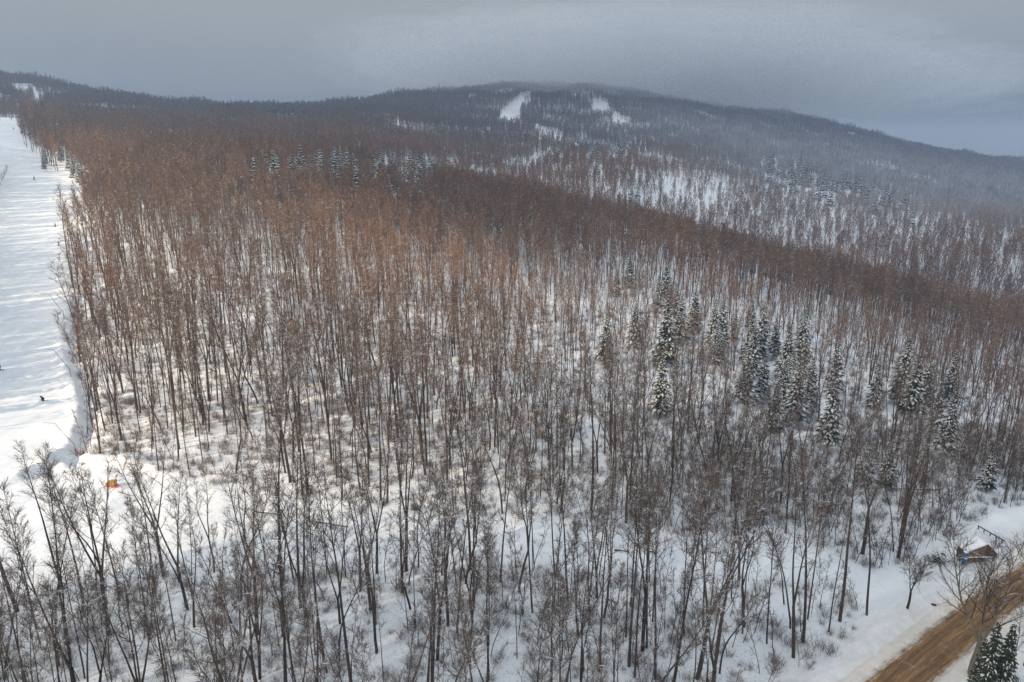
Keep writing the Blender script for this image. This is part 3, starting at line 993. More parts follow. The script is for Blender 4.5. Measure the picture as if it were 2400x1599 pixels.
for q in range(16):
    t_ = _r.uniform(); px, row = 1545 + 370 * t_ + _r.normal(0, 18), 640 + 190 * t_ + _r.normal(0, 38)
    v_ = int(_r.integers(4))
    add_spruce(px, row, _r.uniform(9, 15), SPR[v_], HN[v_], 'snow-laden spruce on the right slope between the central clump and the bronze spruce' if px > 1740 else 'snow-laden spruce inside the central clump of the wood')
def band(n, x0, y0, x1, y1, thick, h0, h1, variants, label, group, wdown=0.7):
    r = np.random.default_rng(int(x0 * 3 + y0))
    for _ in range(n):
        t = r.uniform()
        px = x0 + (x1 - x0) * t + r.normal(0, 4); row = y0 + (y1 - y0) * t + abs(r.normal(0, wdown)) * thick
        vd, Hn = variants[r.integers(len(variants))]
        if row < 300 and (1166 < px < 1240 or 1376 < px < 1440): continue
        add_spruce(px, row, r.uniform(h0, h1), vd, Hn, label, group)
MID = [(SPR_MID[0], 14), (SPR_MID[1], 14), (SPR_MID[2], 13)]
DRK = [(SPR_DARK[0], 13), (SPR_DARK[1], 14)]
band(62, 1792, 338, 2150, 440, 34, 17, 21, MID, 'snow-plastered spruce in the long slanting band on the far right slope', 'long band of snowy spruces on the right slope')
band(46, 700, 332, 1000, 350, 32, 17, 21, MID, 'snow-clad spruce in the row crossing the middle of the forest', 'row of spruces across the middle of the forest')
band(12, 590, 345, 700, 338, 22, 17, 20, MID, 'snow-clad spruce in the row crossing the middle of the forest', 'row of spruces across the middle of the forest')
band(34, 1300, 302, 1490, 306, 26, 14, 18, MID, 'white spruce in the loose group below the small trails of the cloudy hill', 'spruces below the hill trails')
band(24, 1243, 222, 1318, 200, 8, 12, 16, DRK, 'dark spruce on the crest just right of the curving hill trail', 'dark spruces beside the hill trail')
band(48, 640, 244, 830, 220, 9, 12, 17, DRK, 'dark spruce of the jagged stand on the skyline left of the hill', 'dark spruces on the skyline ridge')
band(16, 830, 222, 1030, 210, 8, 12, 15, DRK, 'scattered dark spruce on the upper flank left of the cloud-covered summit', 'dark spruces on the upper flank')
band(45, 1030, 210, 1155, 205, 14, 11, 15, DRK, 'scattered dark spruce on the upper flank left of the cloud-covered summit', 'dark spruces on the upper flank')
band(60, 1320, 208, 1640, 250, 16, 11, 15, DRK, 'dark spruce on the crest just right of the curving hill trail', 'dark spruces beside the hill trail')
band(20, 1985, 300, 2065, 318, 8, 12, 16, DRK, 'dark spruce on the misty right-hand shoulder of the hill', 'dark spruces on the misty shoulder')
for px, row in [(1195, 360), (1222, 358), (1065, 354), (1020, 360), (1115, 372), (1273, 410), (1482, 428), (1495, 432), (1008, 352), (1150, 378)]:
    add_spruce(px, row, 14, SPR_MID[px % 3], 14, 'single dark snow-flecked spruce near the fold between the two slopes', 'spruces near the fold')
for px, row in [(1507, 322), (1528, 319), (1551, 323), (1485, 323), (1310, 300)]:
    add_spruce(px, row, 12, SPR_MID[px % 3], 14, 'small snowy spruce standing clear to the right of the loose group below the hill trails', 'spruces below the hill trails')
for px, row in [(459, 321), (483, 320), (472, 326)]:
    add_spruce(px, row, 13, SPR_MID[px % 3], 14, 'snowy spruce of the tight trio in the brown canopy, upper left', 'trio of spruces')
for px, row, h in [(98, 335, 12), (98, 362, 8), (135, 325, 13), (155, 345, 12), (166, 358, 13), (180, 372, 12), (190, 392, 9), (205, 404, 7)]:
    add_spruce(px, row, h, SPR[px % 3], HN[px % 3], 'snow-loaded sunlit spruce in the line beside the upper ski run', 'spruces beside the upper run')
add_spruce(585, 362, 13, SPR[2], 13, 'snow-white spruce set forward of the left end of the row')
add_spruce(677, 432, 15, SPR[2], 13, 'bright snow-covered spruce alone in the sunlit canopy, upper centre left')
add_spruce(558, 462, 9, SPR[0], 14, 'short snowy spruce half hidden in sunlit trees, lower left of the bright lone one')
add_spruce(951, 428, 9, SPR[2], 13, 'small brilliantly lit snow-covered conifer in the orange canopy at upper centre')
for px, row in [(16, 160), (68, 168), (108, 174), (136, 184), (144, 183), (154, 184), (163, 184), (173, 188), (185, 183), (192, 184), (200, 195), (207, 194), (214, 196), (221, 198), (232, 203),
                (243, 199), (282, 205), (302, 209), (316, 215), (332, 216), (443, 231), (483, 230), (66, 186), (203, 204), (640, 243), (2205, 352), (2243, 352), (2247, 356), (2281, 350), (2276, 356)]:
    add_spruce(px, row + 2, 15, SPR_DARK[px % 2], 13, 'dark spruce poking above the skyline at upper left' if px < 600 else 'dark spruce poking above the right-hand skyline',
               'lone spruces on the skyline')
for px, row, h, v, lb in [(2342, 1458, 12, 3, 'dark spruce flecked with snow, tallest of the roadside clump in the lower right corner'),
                          (2378, 1463, 12, 3, 'dense dark spruce with bare green side at the frame edge in the lower right corner'),
                          (2312, 1497, 9, 1, 'small snow-speckled spruce nearest the pale trunk in the lower right corner'),
                          (2290, 1556, 4.5, 3, 'knee-high young spruce at the foot of the pale broad tree')]:
    add_spruce(px, row, h, SPR_CORNER, 13, lb, 'roadside spruces')
cands.sort(key=lambda c: -c[0])
spr_rest = []
for i, c in enumerate(cands):
    if i < 298:
        place_variant(c[4], c[1], c[2], c[3], i * 2.4, c[5], c[6], name='spruce_tree')
    else:
        spr_rest.append(c)

# ------------------------------------------------------------------ the bare trees: 285 largest in view as things, the rest as one mass
pa = np.array(placed)
dd = np.full(len(PT), 1e9)
for q in pa:
    dd = np.minimum(dd, np.hypot(PT[:, 0] - q[0], PT[:, 1] - q[1]))
PT = PT[(dd > 1.5) & ((dd > 3.0) | (PT[:, 1] > 300))]
kp = np.ones(len(PT), bool)
for q in cands:
    if q[2] > 880: continue
    near_ = q[2] < 420
    dx = np.abs(PT[:, 0] - q[1] * (1 - (q[2] - PT[:, 1]) / q[2])); dy = q[2] - PT[:, 1]
    kp &= ~((dx < (2.3 if near_ else 4.5)) & (dy > -2.5) & (dy < (20 if near_ else 60)) & (PT[:, 5] != 3))
PT = PT[kp]
# sight line to the trio of set pieces stays open
xs_, ys_ = hit(2297, 1310)
PT = PT[np.hypot(PT[:, 0] - xs_, PT[:, 1] - ys_) > 5]
kind = PT[:, 5]
tall = (kind == 0)
vi = np.zeros(len(PT), int)
hs = np.zeros(len(PT))
for i in range(len(PT)):
    x, y = PT[i, 0], PT[i, 1]
    if kind[i] == 0:
        v = rng.integers(0, len(VAR))
        vi[i] = v
        want = 18.6 if y < 95 else 17
        if y > 125 and x > 15: want = 14.8
        if x < 0: want += 5.5 * min(1, max(0, (y - 88) / 30)) * min(1, max(0, (30 - x) / 60))
        if y > 240: want = 18
        hs[i] = want / 19.5 * rng.uniform(.82, 1.15)
        if y > 235 and rng.uniform() < min(.8, (y - 235) / 60) * (1 if x < 30 else .35):      # fuller crowns on the upper slope
            kind[i] = 2; vi[i] = rng.integers(0, 6); hs[i] = rng.uniform(.85, 1.12)
    elif kind[i] == 1:
        vi[i] = rng.integers(0, 3); hs[i] = rng.uniform(.6, 1.25)
    elif kind[i] == 3:
        vi[i] = rng.integers(0, 3); hs[i] = rng.uniform(.25, 1.0)
    else:
        vi[i] = rng.integers(0, 6); hs[i] = rng.uniform(.65, .98) * (1 - .1 * min(1, max(0, (y - 700) / 600)))
rzv = rng.uniform(0, 6.28, len(PT))
tlx = rng.normal(0, .028, len(PT)); tly = rng.normal(0, .028, len(PT))
size = np.where((kind == 0) & (PT[:, 3] > -20) & (PT[:, 3] < 2420) & (PT[:, 4] > 0) & (PT[:, 4] < 1720), hs * np.array([VAR[v][2] if k_ == 0 else 0 for v, k_ in zip(vi, kind)]) / np.hypot(PT[:, 1], PT[:, 2]), 0)
order = np.argsort(-size)
solo = set(order[:285].tolist())
def zone(px, row):
    if row < 1160:
        if px < 250: return 'beside the ski run behind the orange netting'
        if px < 420: return 'just behind the yellow snow machine'
        if px < 640: return 'behind the two snowy track logs, left end'
        if px < 900: return 'behind the bright left part of the track'
        if px < 1200: return 'beyond the track, left of centre'
        if px < 1500: return 'beyond the middle of the track'
        if px < 1800: return 'beyond the track, right of centre'
        return 'on the slope below the frosted spruces'
    if row < 1300:
        if px < 1000: return 'on the upper rim of the track, left part'
        if px < 1500: return 'on the upper rim of the track, middle'
        if px < 1900: return 'on the upper rim of the track, right part'
        return 'in the thicket above the shed and road'
    n_ = 'right at the bottom edge' if row > 1520 else ('just below the track' if row < 1400 else 'in the foreground wood')
    b_ = min(11, max(0, int(px // 200)))
    w_ = ['at the lower left corner', 'below the yellow snow machine', 'below the two track logs', 'left of the broken snag', 'around the broken snag', 'left of bottom centre',
          'at bottom centre', 'by the two-stemmed dark tree', 'right of bottom centre', 'near the road', 'close to the open roadside', 'beyond the brown road'][b_]
    return n_ + ' ' + w_
for i in sorted(solo):
    w_, vd, Hn = VAR[vi[i]]
    px, row = PT[i, 3], PT[i, 4]
    hh = hs[i] * Hn
    ht = 'tall ' if hh > 19 else ('short ' if hh < 15 else '')
    tw = tly[i] * math.cos(rzv[i]) - tlx[i] * -math.sin(rzv[i])
    adj = {'straight': 'straight bare tree', 'forked': 'forked bare tree', 'crooked': 'crooked bare tree', 'slender': 'thin pole-like bare tree'}[w_]
    lb = ht + adj + ' ' + zone(px, row)
    place_variant(vd, PT[i, 0], PT[i, 1], hs[i], rzv[i], lb, lb.replace('tree', 'trees'), (tlx[i], tly[i]), z=PT[i, 2])

# ---- geometry-node scatter for everything past the limit
def scatter_object(name, P, rot, scl, idx, sources, label):
    me = bpy.data.meshes.new(name)
    me.vertices.add(len(P)); me.vertices.foreach_set('co', np.asarray(P, np.float32).ravel())
    a = me.attributes.new('rot', 'FLOAT_VECTOR', 'POINT'); a.data.foreach_set('vector', np.asarray(rot, np.float32).ravel())
    a = me.attributes.new('scl', 'FLOAT', 'POINT'); a.data.foreach_set('value', np.asarray(scl, np.float32))
    a = me.attributes.new('idx', 'INT', 'POINT'); a.data.foreach_set('value', np.asarray(idx, np.int32))
    o = bpy.data.objects.new(name, me); C.objects.link(o)
    ng = bpy.data.node_groups.new(name, 'GeometryNodeTree')
    ng.interface.new_socket('Geometry', in_out='INPUT', socket_type='NodeSocketGeometry')
    ng.interface.new_socket('Geometry', in_out='OUTPUT', socket_type='NodeSocketGeometry')
    gi = ng.nodes.new('NodeGroupInput'); go = ng.nodes.new('NodeGroupOutput')
    def na(nm, dt):
        n = ng.nodes.new('GeometryNodeInputNamedAttribute'); n.data_type = dt; n.inputs['Name'].default_value = nm
        return n.outputs['Attribute']
    ar, as_, ai = na('rot', 'FLOAT_VECTOR'), na('scl', 'FLOAT'), na('idx', 'INT')
    e2r = ng.nodes.new('FunctionNodeEulerToRotation'); ng.links.new(ar, e2r.inputs[0])
    jn = ng.nodes.new('GeometryNodeJoinGeometry')
    for i, so in enumerate(sources):
        oi = ng.nodes.new('GeometryNodeObjectInfo'); oi.inputs['Object'].default_value = so; oi.inputs['As Instance'].default_value = True
        ip = ng.nodes.new('GeometryNodeInstanceOnPoints')
        cm = ng.nodes.new('FunctionNodeCompare'); cm.data_type = 'INT'; cm.operation = 'EQUAL'
        ci = [s for s in cm.inputs if s.type == 'INT']
        ng.links.new(ai, ci[0]); ci[1].default_value = i
        ng.links.new(gi.outputs[0], ip.inputs['Points']); ng.links.new(cm.outputs[0], ip.inputs['Selection'])
        ng.links.new(oi.outputs['Geometry'], ip.inputs['Instance'])
        ng.links.new(e2r.outputs[0], ip.inputs['Rotation']); ng.links.new(as_, ip.inputs['Scale'])
        ng.links.new(ip.outputs[0], jn.inputs[0])
    ng.links.new(jn.outputs[0], go.inputs[0])
    md = o.modifiers.new('scatter', 'NODES'); md.node_group = ng
    tag(o, label, None, None, 'stuff')
    return o
rest = np.array([i not in solo for i in range(len(PT))])
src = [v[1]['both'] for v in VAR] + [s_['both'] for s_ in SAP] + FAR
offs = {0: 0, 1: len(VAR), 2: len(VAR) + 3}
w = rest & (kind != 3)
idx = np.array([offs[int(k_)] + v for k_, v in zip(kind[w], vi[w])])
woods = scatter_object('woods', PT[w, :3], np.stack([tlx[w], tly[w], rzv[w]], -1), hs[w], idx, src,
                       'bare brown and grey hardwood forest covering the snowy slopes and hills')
w = kind == 3
brush = scatter_object('undergrowth', PT[w, :3], np.stack([tlx[w], tly[w], rzv[w]], -1), hs[w], vi[w], BRUSH,
                       'thin twiggy brush poking through the snow between the trees')
xj, yj = jitter(-300, -60, 122, 225, 5.0)  # spruces added out of view left of the run to shade it
for x_, y_ in zip(xj, yj):
    e_ = x_ - float(run_x(y_)) + float(run_w(y_))
    if -26 < e_ < -1.5 and rng.uniform() < .92:
        spr_rest.append((0, x_, y_, rng.uniform(.9, 1.2), SPR_MID[int(rng.integers(3))], '', ''))
if spr_rest:
    c = spr_rest
    pz = [(q[1], q[2], H1(q[1], q[2])) for q in c]
    allb = [s_['both'] for s_ in SPR_MID + SPR_DARK]
    ids = [allb.index(q[4]['both']) if 'both' in q[4] else 0 for q in c]
    scatter_object('spruce_woods', pz, [(0, 0, i * 2.4) for i in range(len(c))], [q[3] for q in c], ids, allb, 'spruces too many or far to tell apart, plus unseen ones added for shade')

# ------------------------------------------------------------------ fallen logs
def log(px, row, px2, row2, rad, label, z1=.15, z2=.15, snow=True):
    a = hit(px, row); b_ = hit(px2, row2)
    A = np.array([a[0], a[1], H1(*a) + z1]); B = np.array([b_[0], b_[1], H1(*b_) + z2])
    c_ = (A + B) / 2
    e = empty('fallen_log', (c_[0], c_[1], c_[2] - rad))
    off = np.array([c_[0], c_[1], c_[2] - rad])
    P = np.array([A + (B - A) * t + np.array([0, 0, .06 * math.sin(t * 5)]) for t in np.linspace(0, 1, 6)]) - off
    m_ = MB(); m_.tube(P, np.linspace(rad, rad * .6, 6), 8); m_.build('stem', M['bark'], e, True)
    if snow:
        m_ = MB(); m_.tube(P[:-1] + np.array([0, 0, rad * .55]), [rad * .5, rad * .75, rad * .7, rad * .6, rad * .3], 6); m_.build('snow_cap', M['snow'], e, True)
    tag(e, label, 'log', None)
log(598, 1203, 652, 1212, .17, 'long snow-topped log lying on the bright track at left, upper of two', .3, .5)
log(742, 1226, 815, 1240, .17, 'dark fallen trunk on the track right of the long snow-topped log', .2, .4)
log(1440, 1292, 1474, 1294, .12, 'short dark log lying level on the snowy track at centre', .15, .15, False)
log(1516, 1296, 1542, 1297, .12, 'very short dark log right of the other level one on the track', .15, .15, False)
log(1668, 1296, 1690, 1298, .10, 'thin short stick of wood on the track, right of centre', .1, .1, False)
log(2080, 1152, 2200, 1156, .14, 'long thin snow-covered fallen trunk lying across the right slope', .5, .6)
log(1106, 1348, 1128, 1361, .13, 'dark log half buried in snow at the left edge below the track', .15, .2)
log(2207, 1299, 2218, 1306, .12, 'short black log beside the brush pile left of the shed', .12, .12, False)
log(1712, 1176, 1762, 1140, .09, 'slender dead stem propped up at a slant on the right slope', .1, 1.6)

# ------------------------------------------------------------------ shed by the road
sx, sy = hit(2297, 1320)
shed = empty('shed', (sx, sy, H1(sx, sy) + .05), R(3))
shed.scale = (.84, .84, .84)
tag(shed, 'small brown plank shed with snowy gable roof and blue corner post beside the road', 'shed')
M['wood_dark'] = plain('dark_planks', (.115, .082, .055), .85, .1, .3)
M['wood_tan'] = plain('tan_planks', (.235, .170, .115), .85, .1, .3)
AX, AZ = .55, 3.15                                      # ridge of the front gable
def gable_top(x):
    return 1.95 + (AZ - 1.95) * (x + 2.35) / (AX + 2.35) if x < AX else AZ + (1.25 - AZ) * (x - AX) / (2.45 - AX)
nb_ = 20
for i in range(nb_):
    xa = -2.35 + 4.8 * i / nb_; xb = -2.35 + 4.8 * (i + 1) / nb_ - .025
    za, zb = gable_top(xa), gable_top(xb)
    y0 = -.012 * (i % 3)
    if xa < AX < xb: zb = za = AZ - .02
    P = [(xa, y0, .92), (xb, y0, .92), (xb, y0, zb), (xa, y0, za)]
    mb = MB(); quad_ = np.array(P); mb.add(np.concatenate([quad_, quad_ + (0, .05, 0)]), [(0, 1, 2, 3), (7, 6, 5, 4), (0, 4, 5, 1), (1, 5, 6, 2), (2, 6, 7, 3), (3, 7, 4, 0)])
    mb.build('plank', M['wood_tan'] if (i % 5) < 3 and xb < AX else (M['wood_weathered'] if xb < AX else M['wood_dark']), shed)  # boards right of the ridge darkened to paint the shade of an open recess
for i in range(11):
    xa = -2.3 + 2.55 * i / 11
    mb = MB(); mb.box((xa + .11, .30 - .01 * (i % 2), .42), (.215, .05, .98)); mb.build('plank', M['wood_weathered'] if i % 3 else M['wood_dark'], shed)
mb = MB(); mb.box((.05, .17, .87), (4.75, .40, .09)); mb.build('sill_beam', M['wood_dark'], shed)
mb = MB(); mb.box((2.35, 1.15, .5), (.08, 1.9, 1.1)); mb.box((-2.3, 1.15, .9), (.08, 1.9, 1.8)); mb.box((0, 2.1, .9), (4.6, .08, 1.8)); mb.build('wall', M['wood_dark'], shed)
for sgn, (x0_, z0_, x1_, z1_) in (('l', (-2.62, 1.86, AX, AZ + .03)), ('r', (AX, AZ + .03, 2.68, 1.12))):
    for nm, dz, th, yf, mm in (('roof', 0, .06, -.20, M['wood_dark']), ('roof_snow', .062, .17, -.24, M['snow'])):
        mb = MB(); n = 9; gy_ = np.linspace(yf, 2.3, n); V_ = []
        for yy in gy_:
            for t_ in np.linspace(0, 1, 6):
                bump = (.03 * math.sin(yy * 3.1 + t_ * 5) + .02 * math.sin(yy * 7)) if mm is M['snow'] else 0
                V_.append((x0_ + (x1_ - x0_) * t_, yy, z0_ + (z1_ - z0_) * t_ + dz + th + bump))
        m0 = len(V_)
        V_ += [(a, b_, z0_ + (z1_ - z0_) * ((a - x0_) / (x1_ - x0_)) + dz) for a, b_, c_ in V_[:m0]]
        F_ = []
        for r_ in range(n - 1):
            for q in range(5):
                a = r_ * 6 + q
                F_ += [(a, a + 1, a + 7, a + 6), (a + m0, a + 6 + m0, a + 7 + m0, a + 1 + m0)]
        for q in range(5): F_ += [(q, q + m0, q + 1 + m0, q + 1)]; a = (n - 1) * 6 + q; F_ += [(a, a + 1, a + 1 + m0, a + m0)]
        for r_ in range(n - 1): a = r_ * 6; F_ += [(a, a + 6, a + 6 + m0, a + m0), (a + 5, a + 5 + m0, a + 11 + m0, a + 11)]
        mb.add(V_, F_); mb.build(nm, mm, shed, mm is M['snow'])
mb = MB(); mb.tube([(-2.3, .0, .97), (-1.2, -.02, 1.0), (0, 0, .98), (1.2, -.02, .96), (1.9, 0, .93)], [.07, .11, .10, .11, .05], 7); mb.build('snow_ledge', M['snow'], shed, True)
mb = MB(); mb.box((-2.62, -.1, .95), (.46, .42, 1.95)); mb.build('corner_post', M['blue'], shed)
mb = MB(); mb.box((-2.62, -.1, 1.97), (.52, .48, .12)); mb.build('post_cap', M['snow'], shed)
mb = MB(); mb.box((-2.62, -.33, 1.0), (.47, .05, .17)); mb.build('snow_band', M['snow'], shed)
mb = MB(); mb.tube([(-2.5, .2, 1.8), (-2.46, .3, 4.3)], [.045, .03], 6); mb.build('mast', M['dark_steel'], shed)
mb = MB(); mb.tube([(1.6, -.1, .95), (.3, -.9, .35)], .08, 6); mb.build('brace', M['snow'], shed)
mb = MB(); mb.box((-3.2, .2, .5), (.8, .07, .45), (0, R(25), R(20))); mb.build('board', M['wood_weathered'], shed)

# dark pipe with feet on the snow behind the shed
a = hit(2291, 1239); b_ = hit(2354, 1274)
A = np.array([a[0], a[1], H1(*a) + .45]); B = np.array([b_[0], b_[1], H1(*b_) + .35]); mid_ = (A + B) / 2
e = empty('pipe_rail', (mid_[0], mid_[1], mid_[2] - .45))
tag(e, 'long dark steel rail on short feet lying in the snow above the shed', 'rail')
off = np.array([mid_[0], mid_[1], mid_[2] - .45])
mb = MB(); mb.tube(np.array([A, mid_, B]) - off, .085, 8); mb.build('rail', M['dark_steel'], e, True)
for t in (.03, .25, .48, .7, .92):
    p = A + (B - A) * t - off
    mb = MB(); mb.box((p[0] - .02, p[1] - .03, p[2] - .25), (.06, .16, .46)); mb.build('foot', M['dark_steel'], e)
# brush pile and a rock on the open snow
x, y = hit(2197, 1318)
tb = TB(); r = np.random.default_rng(5); n = 130
P = np.stack([r.normal(0, .7, n), r.normal(0, .5, n), r.uniform(0, .5, n)], -1)
tb.cones(P, unit(np.stack([r.normal(0, 1, n), r.normal(0, 1, n), r.normal(.2, .35, n)], -1)), r.uniform(.5, 1.5, n), np.full(n, .04))
v, f_ = tb.arrays()
bp_ = mesh_obj('brush_pile', v, f_, M['bark']); bp_.location = (x, y, H1(x, y))
tag(bp_, 'heap of snow-dusted cut brush left of the small shed', 'brush pile')
def rock(px, row, s_, label, name='rock', m_='rock'):
    x, y = hit(px, row)
    import bmesh
    bm = bmesh.new(); bmesh.ops.create_icosphere(bm, subdivisions=2, radius=1)
    r = random.Random(px)
    for v in bm.verts: v.co *= 1 + r.uniform(-.18, .18); v.co.x *= s_[0]; v.co.y *= s_[1]; v.co.z *= s_[2]
    me = bpy.data.meshes.new(name); bm.to_mesh(me); bm.free(); me.materials.append(M[m_])
    o = bpy.data.objects.new(name, me); o.location = (x, y, H1(x, y) + s_[2] * .3); C.objects.link(o)
    tag(o, label, 'rock')
rock(2188, 1419, (.28, .2, .18), 'small dark rock alone on the open snow beside the road')

# ------------------------------------------------------------------ yellow padded snow machine
x, y = hit(262, 1140)
sg = empty('snow_gun', (x, y, H1(x, y)), R(-6))
sg.scale = (.75, .75, .75)
tag(sg, 'yellow padded snow machine with a grey head at the foot of the run', 'snow gun')
mb = MB(); mb.box((0, 0, .22), (2.3, 1.1, .14)); mb.tube([(-1.5, -.5, .12), (1.3, -.5, .1)], .06, 6); mb.tube([(-1.5, .5, .12), (1.3, .5, .1)], .06, 6); mb.build('sled', M['red'], sg)
import bmesh as _bm
def pad(c, d):
    bm = _bm.new(); _bm.ops.create_cube(bm, size=1)
    for v in bm.verts: v.co.x *= d[0]; v.co.y *= d[1]; v.co.z *= d[2]
    _bm.ops.bevel(bm, geom=bm.edges[:], offset=min(d) * .22, segments=2, affect='EDGES')
    me = bpy.data.meshes.new('pad'); bm.to_mesh(me); bm.free(); me.materials.append(M['yellow'])
    o = bpy.data.objects.new('pad', me); o.location = c; o.parent = sg; C.objects.link(o)
for (c, d) in (((-.85, -.1, .62), (.55, .9, .6)), ((-.3, -.2, .75), (.5, .85, .8)), ((.25, -.1, .72), (.5, .9, .75)), ((.8, -.15, .8), (.5, .9, 1.0)),
               ((-.55, .15, 1.12), (.5, .5, .32)), ((.1, .1, 1.25), (.55, .6, .35)), ((.7, .1, 1.42), (.5, .5, .3))):
    pad(c, d)
mb = MB(); mb.tube([(.95, .35, .2), (1.0, .35, 2.1)], .055, 8); mb.build('post', M['dark_steel'], sg, True)
mb = MB(); mb.tube([(.95, .3, 1.95), (1.05, .35, 2.2), (1.3, .5, 2.5)], [.12, .2, .17], 12); mb.build('nozzle_head', M['steel'], sg, True)
mb = MB(); mb.tube([(1.1, -.3, .35), (2.4, -.5, .2), (3.4, -.9, .12)], .045, 6); mb.build('tow_bar', M['red'], sg, True)
mb = MB(); mb.tube([(1.1, .1, .3), (2.6, .1, .15), (4.2, -.5, .1), (5.6, -.4, .1)], .035, 6); mb.build('hose', M['red'], sg, True)
# crumpled orange fencing at the run's edge
x, y = hit(181, 1068)
nf = []
gx = np.linspace(-1.1, 1.1, 15); gz = np.linspace(0, .9, 7)
r = np.random.default_rng(2)
P = [(a, .25 * math.sin(a * 5 + b_ * 3) + r.normal(0, .06), max(0, b_ * (.6 + .35 * math.sin(a * 3.4))) + r.normal(0, .03)) for b_ in gz for a in gx]
mb = MB()
for j in range(7):
    mb.tube([P[j * 15 + i] for i in range(15)], .030, 4)
for i in range(15):
    mb.tube([P[j * 15 + i] for j in range(7)], .026, 4)
fn = mb.build('safety_netting', M['red']); fn.location = (x, y, H1(x, y)); fn.rotation_euler = (0, 0, R(15))
tag(fn, 'crumpled orange-red safety netting heaped at the edge of the ski run', 'netting')
# snow lances leaning out over the run
for i, (px, row, h, lb) in enumerate([(150, 745, 6.5, 'thin grey snow lance bent out over the ski run, upper one'), (166, 880, 6.0, 'thin grey snow lance bent over the run edge, middle one'),
                                      (178, 1060, 5.5, 'thin grey snow lance bent out over the run, lowest one near the netting')]):
    x, y = hit(px, row)
    e = empty('snow_lance', (x, y, H1(x, y)))
    tag(e, lb, 'snow lance', 'snow lances along the run')
    mb = MB(); mb.tube([(0, 0, -.3), (0, 0, 1.6)], .07, 8); mb.build('stand', M['steel'], e, True)
    mb = MB(); mb.tube([(0, 0, 1.4), (-2.2, .2, h * .75), (-3.0, .25, h * .98), (-5.2, .3, h)], [.05, .045, .04, .03], 6); mb.build('lance_arm', M['dark_steel'], e, True)

# ------------------------------------------------------------------ skiers
def skier(px, row, face, crouch, jacket, pants, label, lean=0, board=False, s=1.0):
    x, y = hit(px, row)
    e = empty('person', (x, y, H1(x, y)), face)
    e.scale = (s, s, s)
    tag(e, label, 'person')
    kn = .48 - .06 * crouch; hp = .92 - .30 * crouch; fw = .28 * crouch
    # joints: pelvis root, spine, head, arms, legs
    J = {'pel': (-fw * .5, 0, hp), 'ch': (fw * .5, 0, hp + .42 - .06 * crouch), 'nk': (fw * .8, 0, hp + .56 - .08 * crouch), 'hd': (fw, 0, hp + .68 - .08 * crouch)}
    for sg_, n_ in ((1, 'l'), (-1, 'r')):
        J['hp' + n_] = (-fw * .5, .11 * sg_, hp - .04)
        J['kn' + n_] = (.10 + .2 * crouch, .14 * sg_, kn)
        J['ak' + n_] = (-.04, .15 * sg_, .12)
        J['to' + n_] = (.18, .16 * sg_, .06)
        J['sh' + n_] = (fw * .55, .20 * sg_, hp + .46 - .06 * crouch)
        J['el' + n_] = (fw * .6 + .05, .36 * sg_, hp + .22)
        J['wr' + n_] = (fw + .30, .38 * sg_, hp + .16)
    E = [('pel', 'ch'), ('ch', 'nk'), ('nk', 'hd')]
    for n_ in 'lr':
        E += [('pel', 'hp' + n_), ('hp' + n_, 'kn' + n_), ('kn' + n_, 'ak' + n_), ('ak' + n_, 'to' + n_), ('ch', 'sh' + n_), ('sh' + n_, 'el' + n_), ('el' + n_, 'wr' + n_)]
    RAD = {'pel': .16, 'ch': .18, 'nk': .07, 'hd': .11, 'hp': .11, 'kn': .08, 'ak': .075, 'to': .06, 'sh': .09, 'el': .065, 'wr': .045}
    names = list(J)
    me = bpy.data.meshes.new('body')
    me.from_pydata([J[n_] for n_ in names], [(names.index(a), names.index(b_)) for a, b_ in E], [])
    me.materials.append(M[jacket])
    o = bpy.data.objects.new('body', me); C.objects.link(o); o.parent = e
    o.rotation_euler = (lean, 0, 0)
    md = o.modifiers.new('skin', 'SKIN')
    if not me.skin_vertices: return
    for n_, sv in zip(names, me.skin_vertices[0].data):
        rr = RAD.get(n_) or RAD[n_[:2]]
        sv.radius = (rr, rr)
        sv.use_root = (n_ == 'pel')
    o.modifiers.new('sub', 'SUBSURF').levels = 1
    o.modifiers['sub'].render_levels = 1
    hd = np.array(J['hd'])
    import bmesh
    bm = bmesh.new(); bmesh.ops.create_uvsphere(bm, u_segments=12, v_segments=8, radius=.15)
    for v in bm.verts: v.co.z *= 1.08
    me2 = bpy.data.meshes.new('helmet'); bm.to_mesh(me2); bm.free(); me2.materials.append(M['black_cloth'])
    h = bpy.data.objects.new('helmet', me2); h.parent = o; h.location = hd + np.array([0, 0, .06]); C.objects.link(h)
    mb = MB(); mb.box((hd[0] + .13, 0, hd[2] + .02), (.06, .18, .08)); mb.build('goggles', M['dark_steel'], o)
    for n_, sg_ in (('l', 1), ('r', -1)):
        mb = MB(); a = np.array(J['hp' + n_]); k_ = np.array(J['kn' + n_]); an = np.array(J['ak' + n_])
        mb.tube([a - (0, 0, .02), k_, an], [.135, .105, .10], 8); mb.build('trouser_leg', M[pants], o, True)
        if not board:
            mb = MB(); mb.tube([(-.75, .15 * sg_, .03), (.6, .15 * sg_, .03), (.8, .15 * sg_, .05), (.95, .15 * sg_, .13)], [.04, .045, .04, .025], 6); mb.build('ski', M['dark_steel'], o)
            w_ = np.array(J['wr' + n_]); mb = MB(); mb.tube([w_, (w_[0] - .35, w_[1] + .12 * sg_, .02)], .012, 5); mb.build('ski_pole', M['dark_steel'], o)
    if board:
        mb = MB(); mb.box((.08, 0, .02), (.26, 1.5, .03)); mb.build('snowboard', M['dark_steel'], o)
skier(103, 940, R(200), .9, 'black_cloth', 'black_cloth', 'skier in dark clothes leaning steeply on open snow above the orange netting', lean=-.45)
skier(81, 422, R(250), .2, 'black_cloth', 'navy_cloth', 'upright skier in black on the upper part of the run beside the bend', s=1.05)
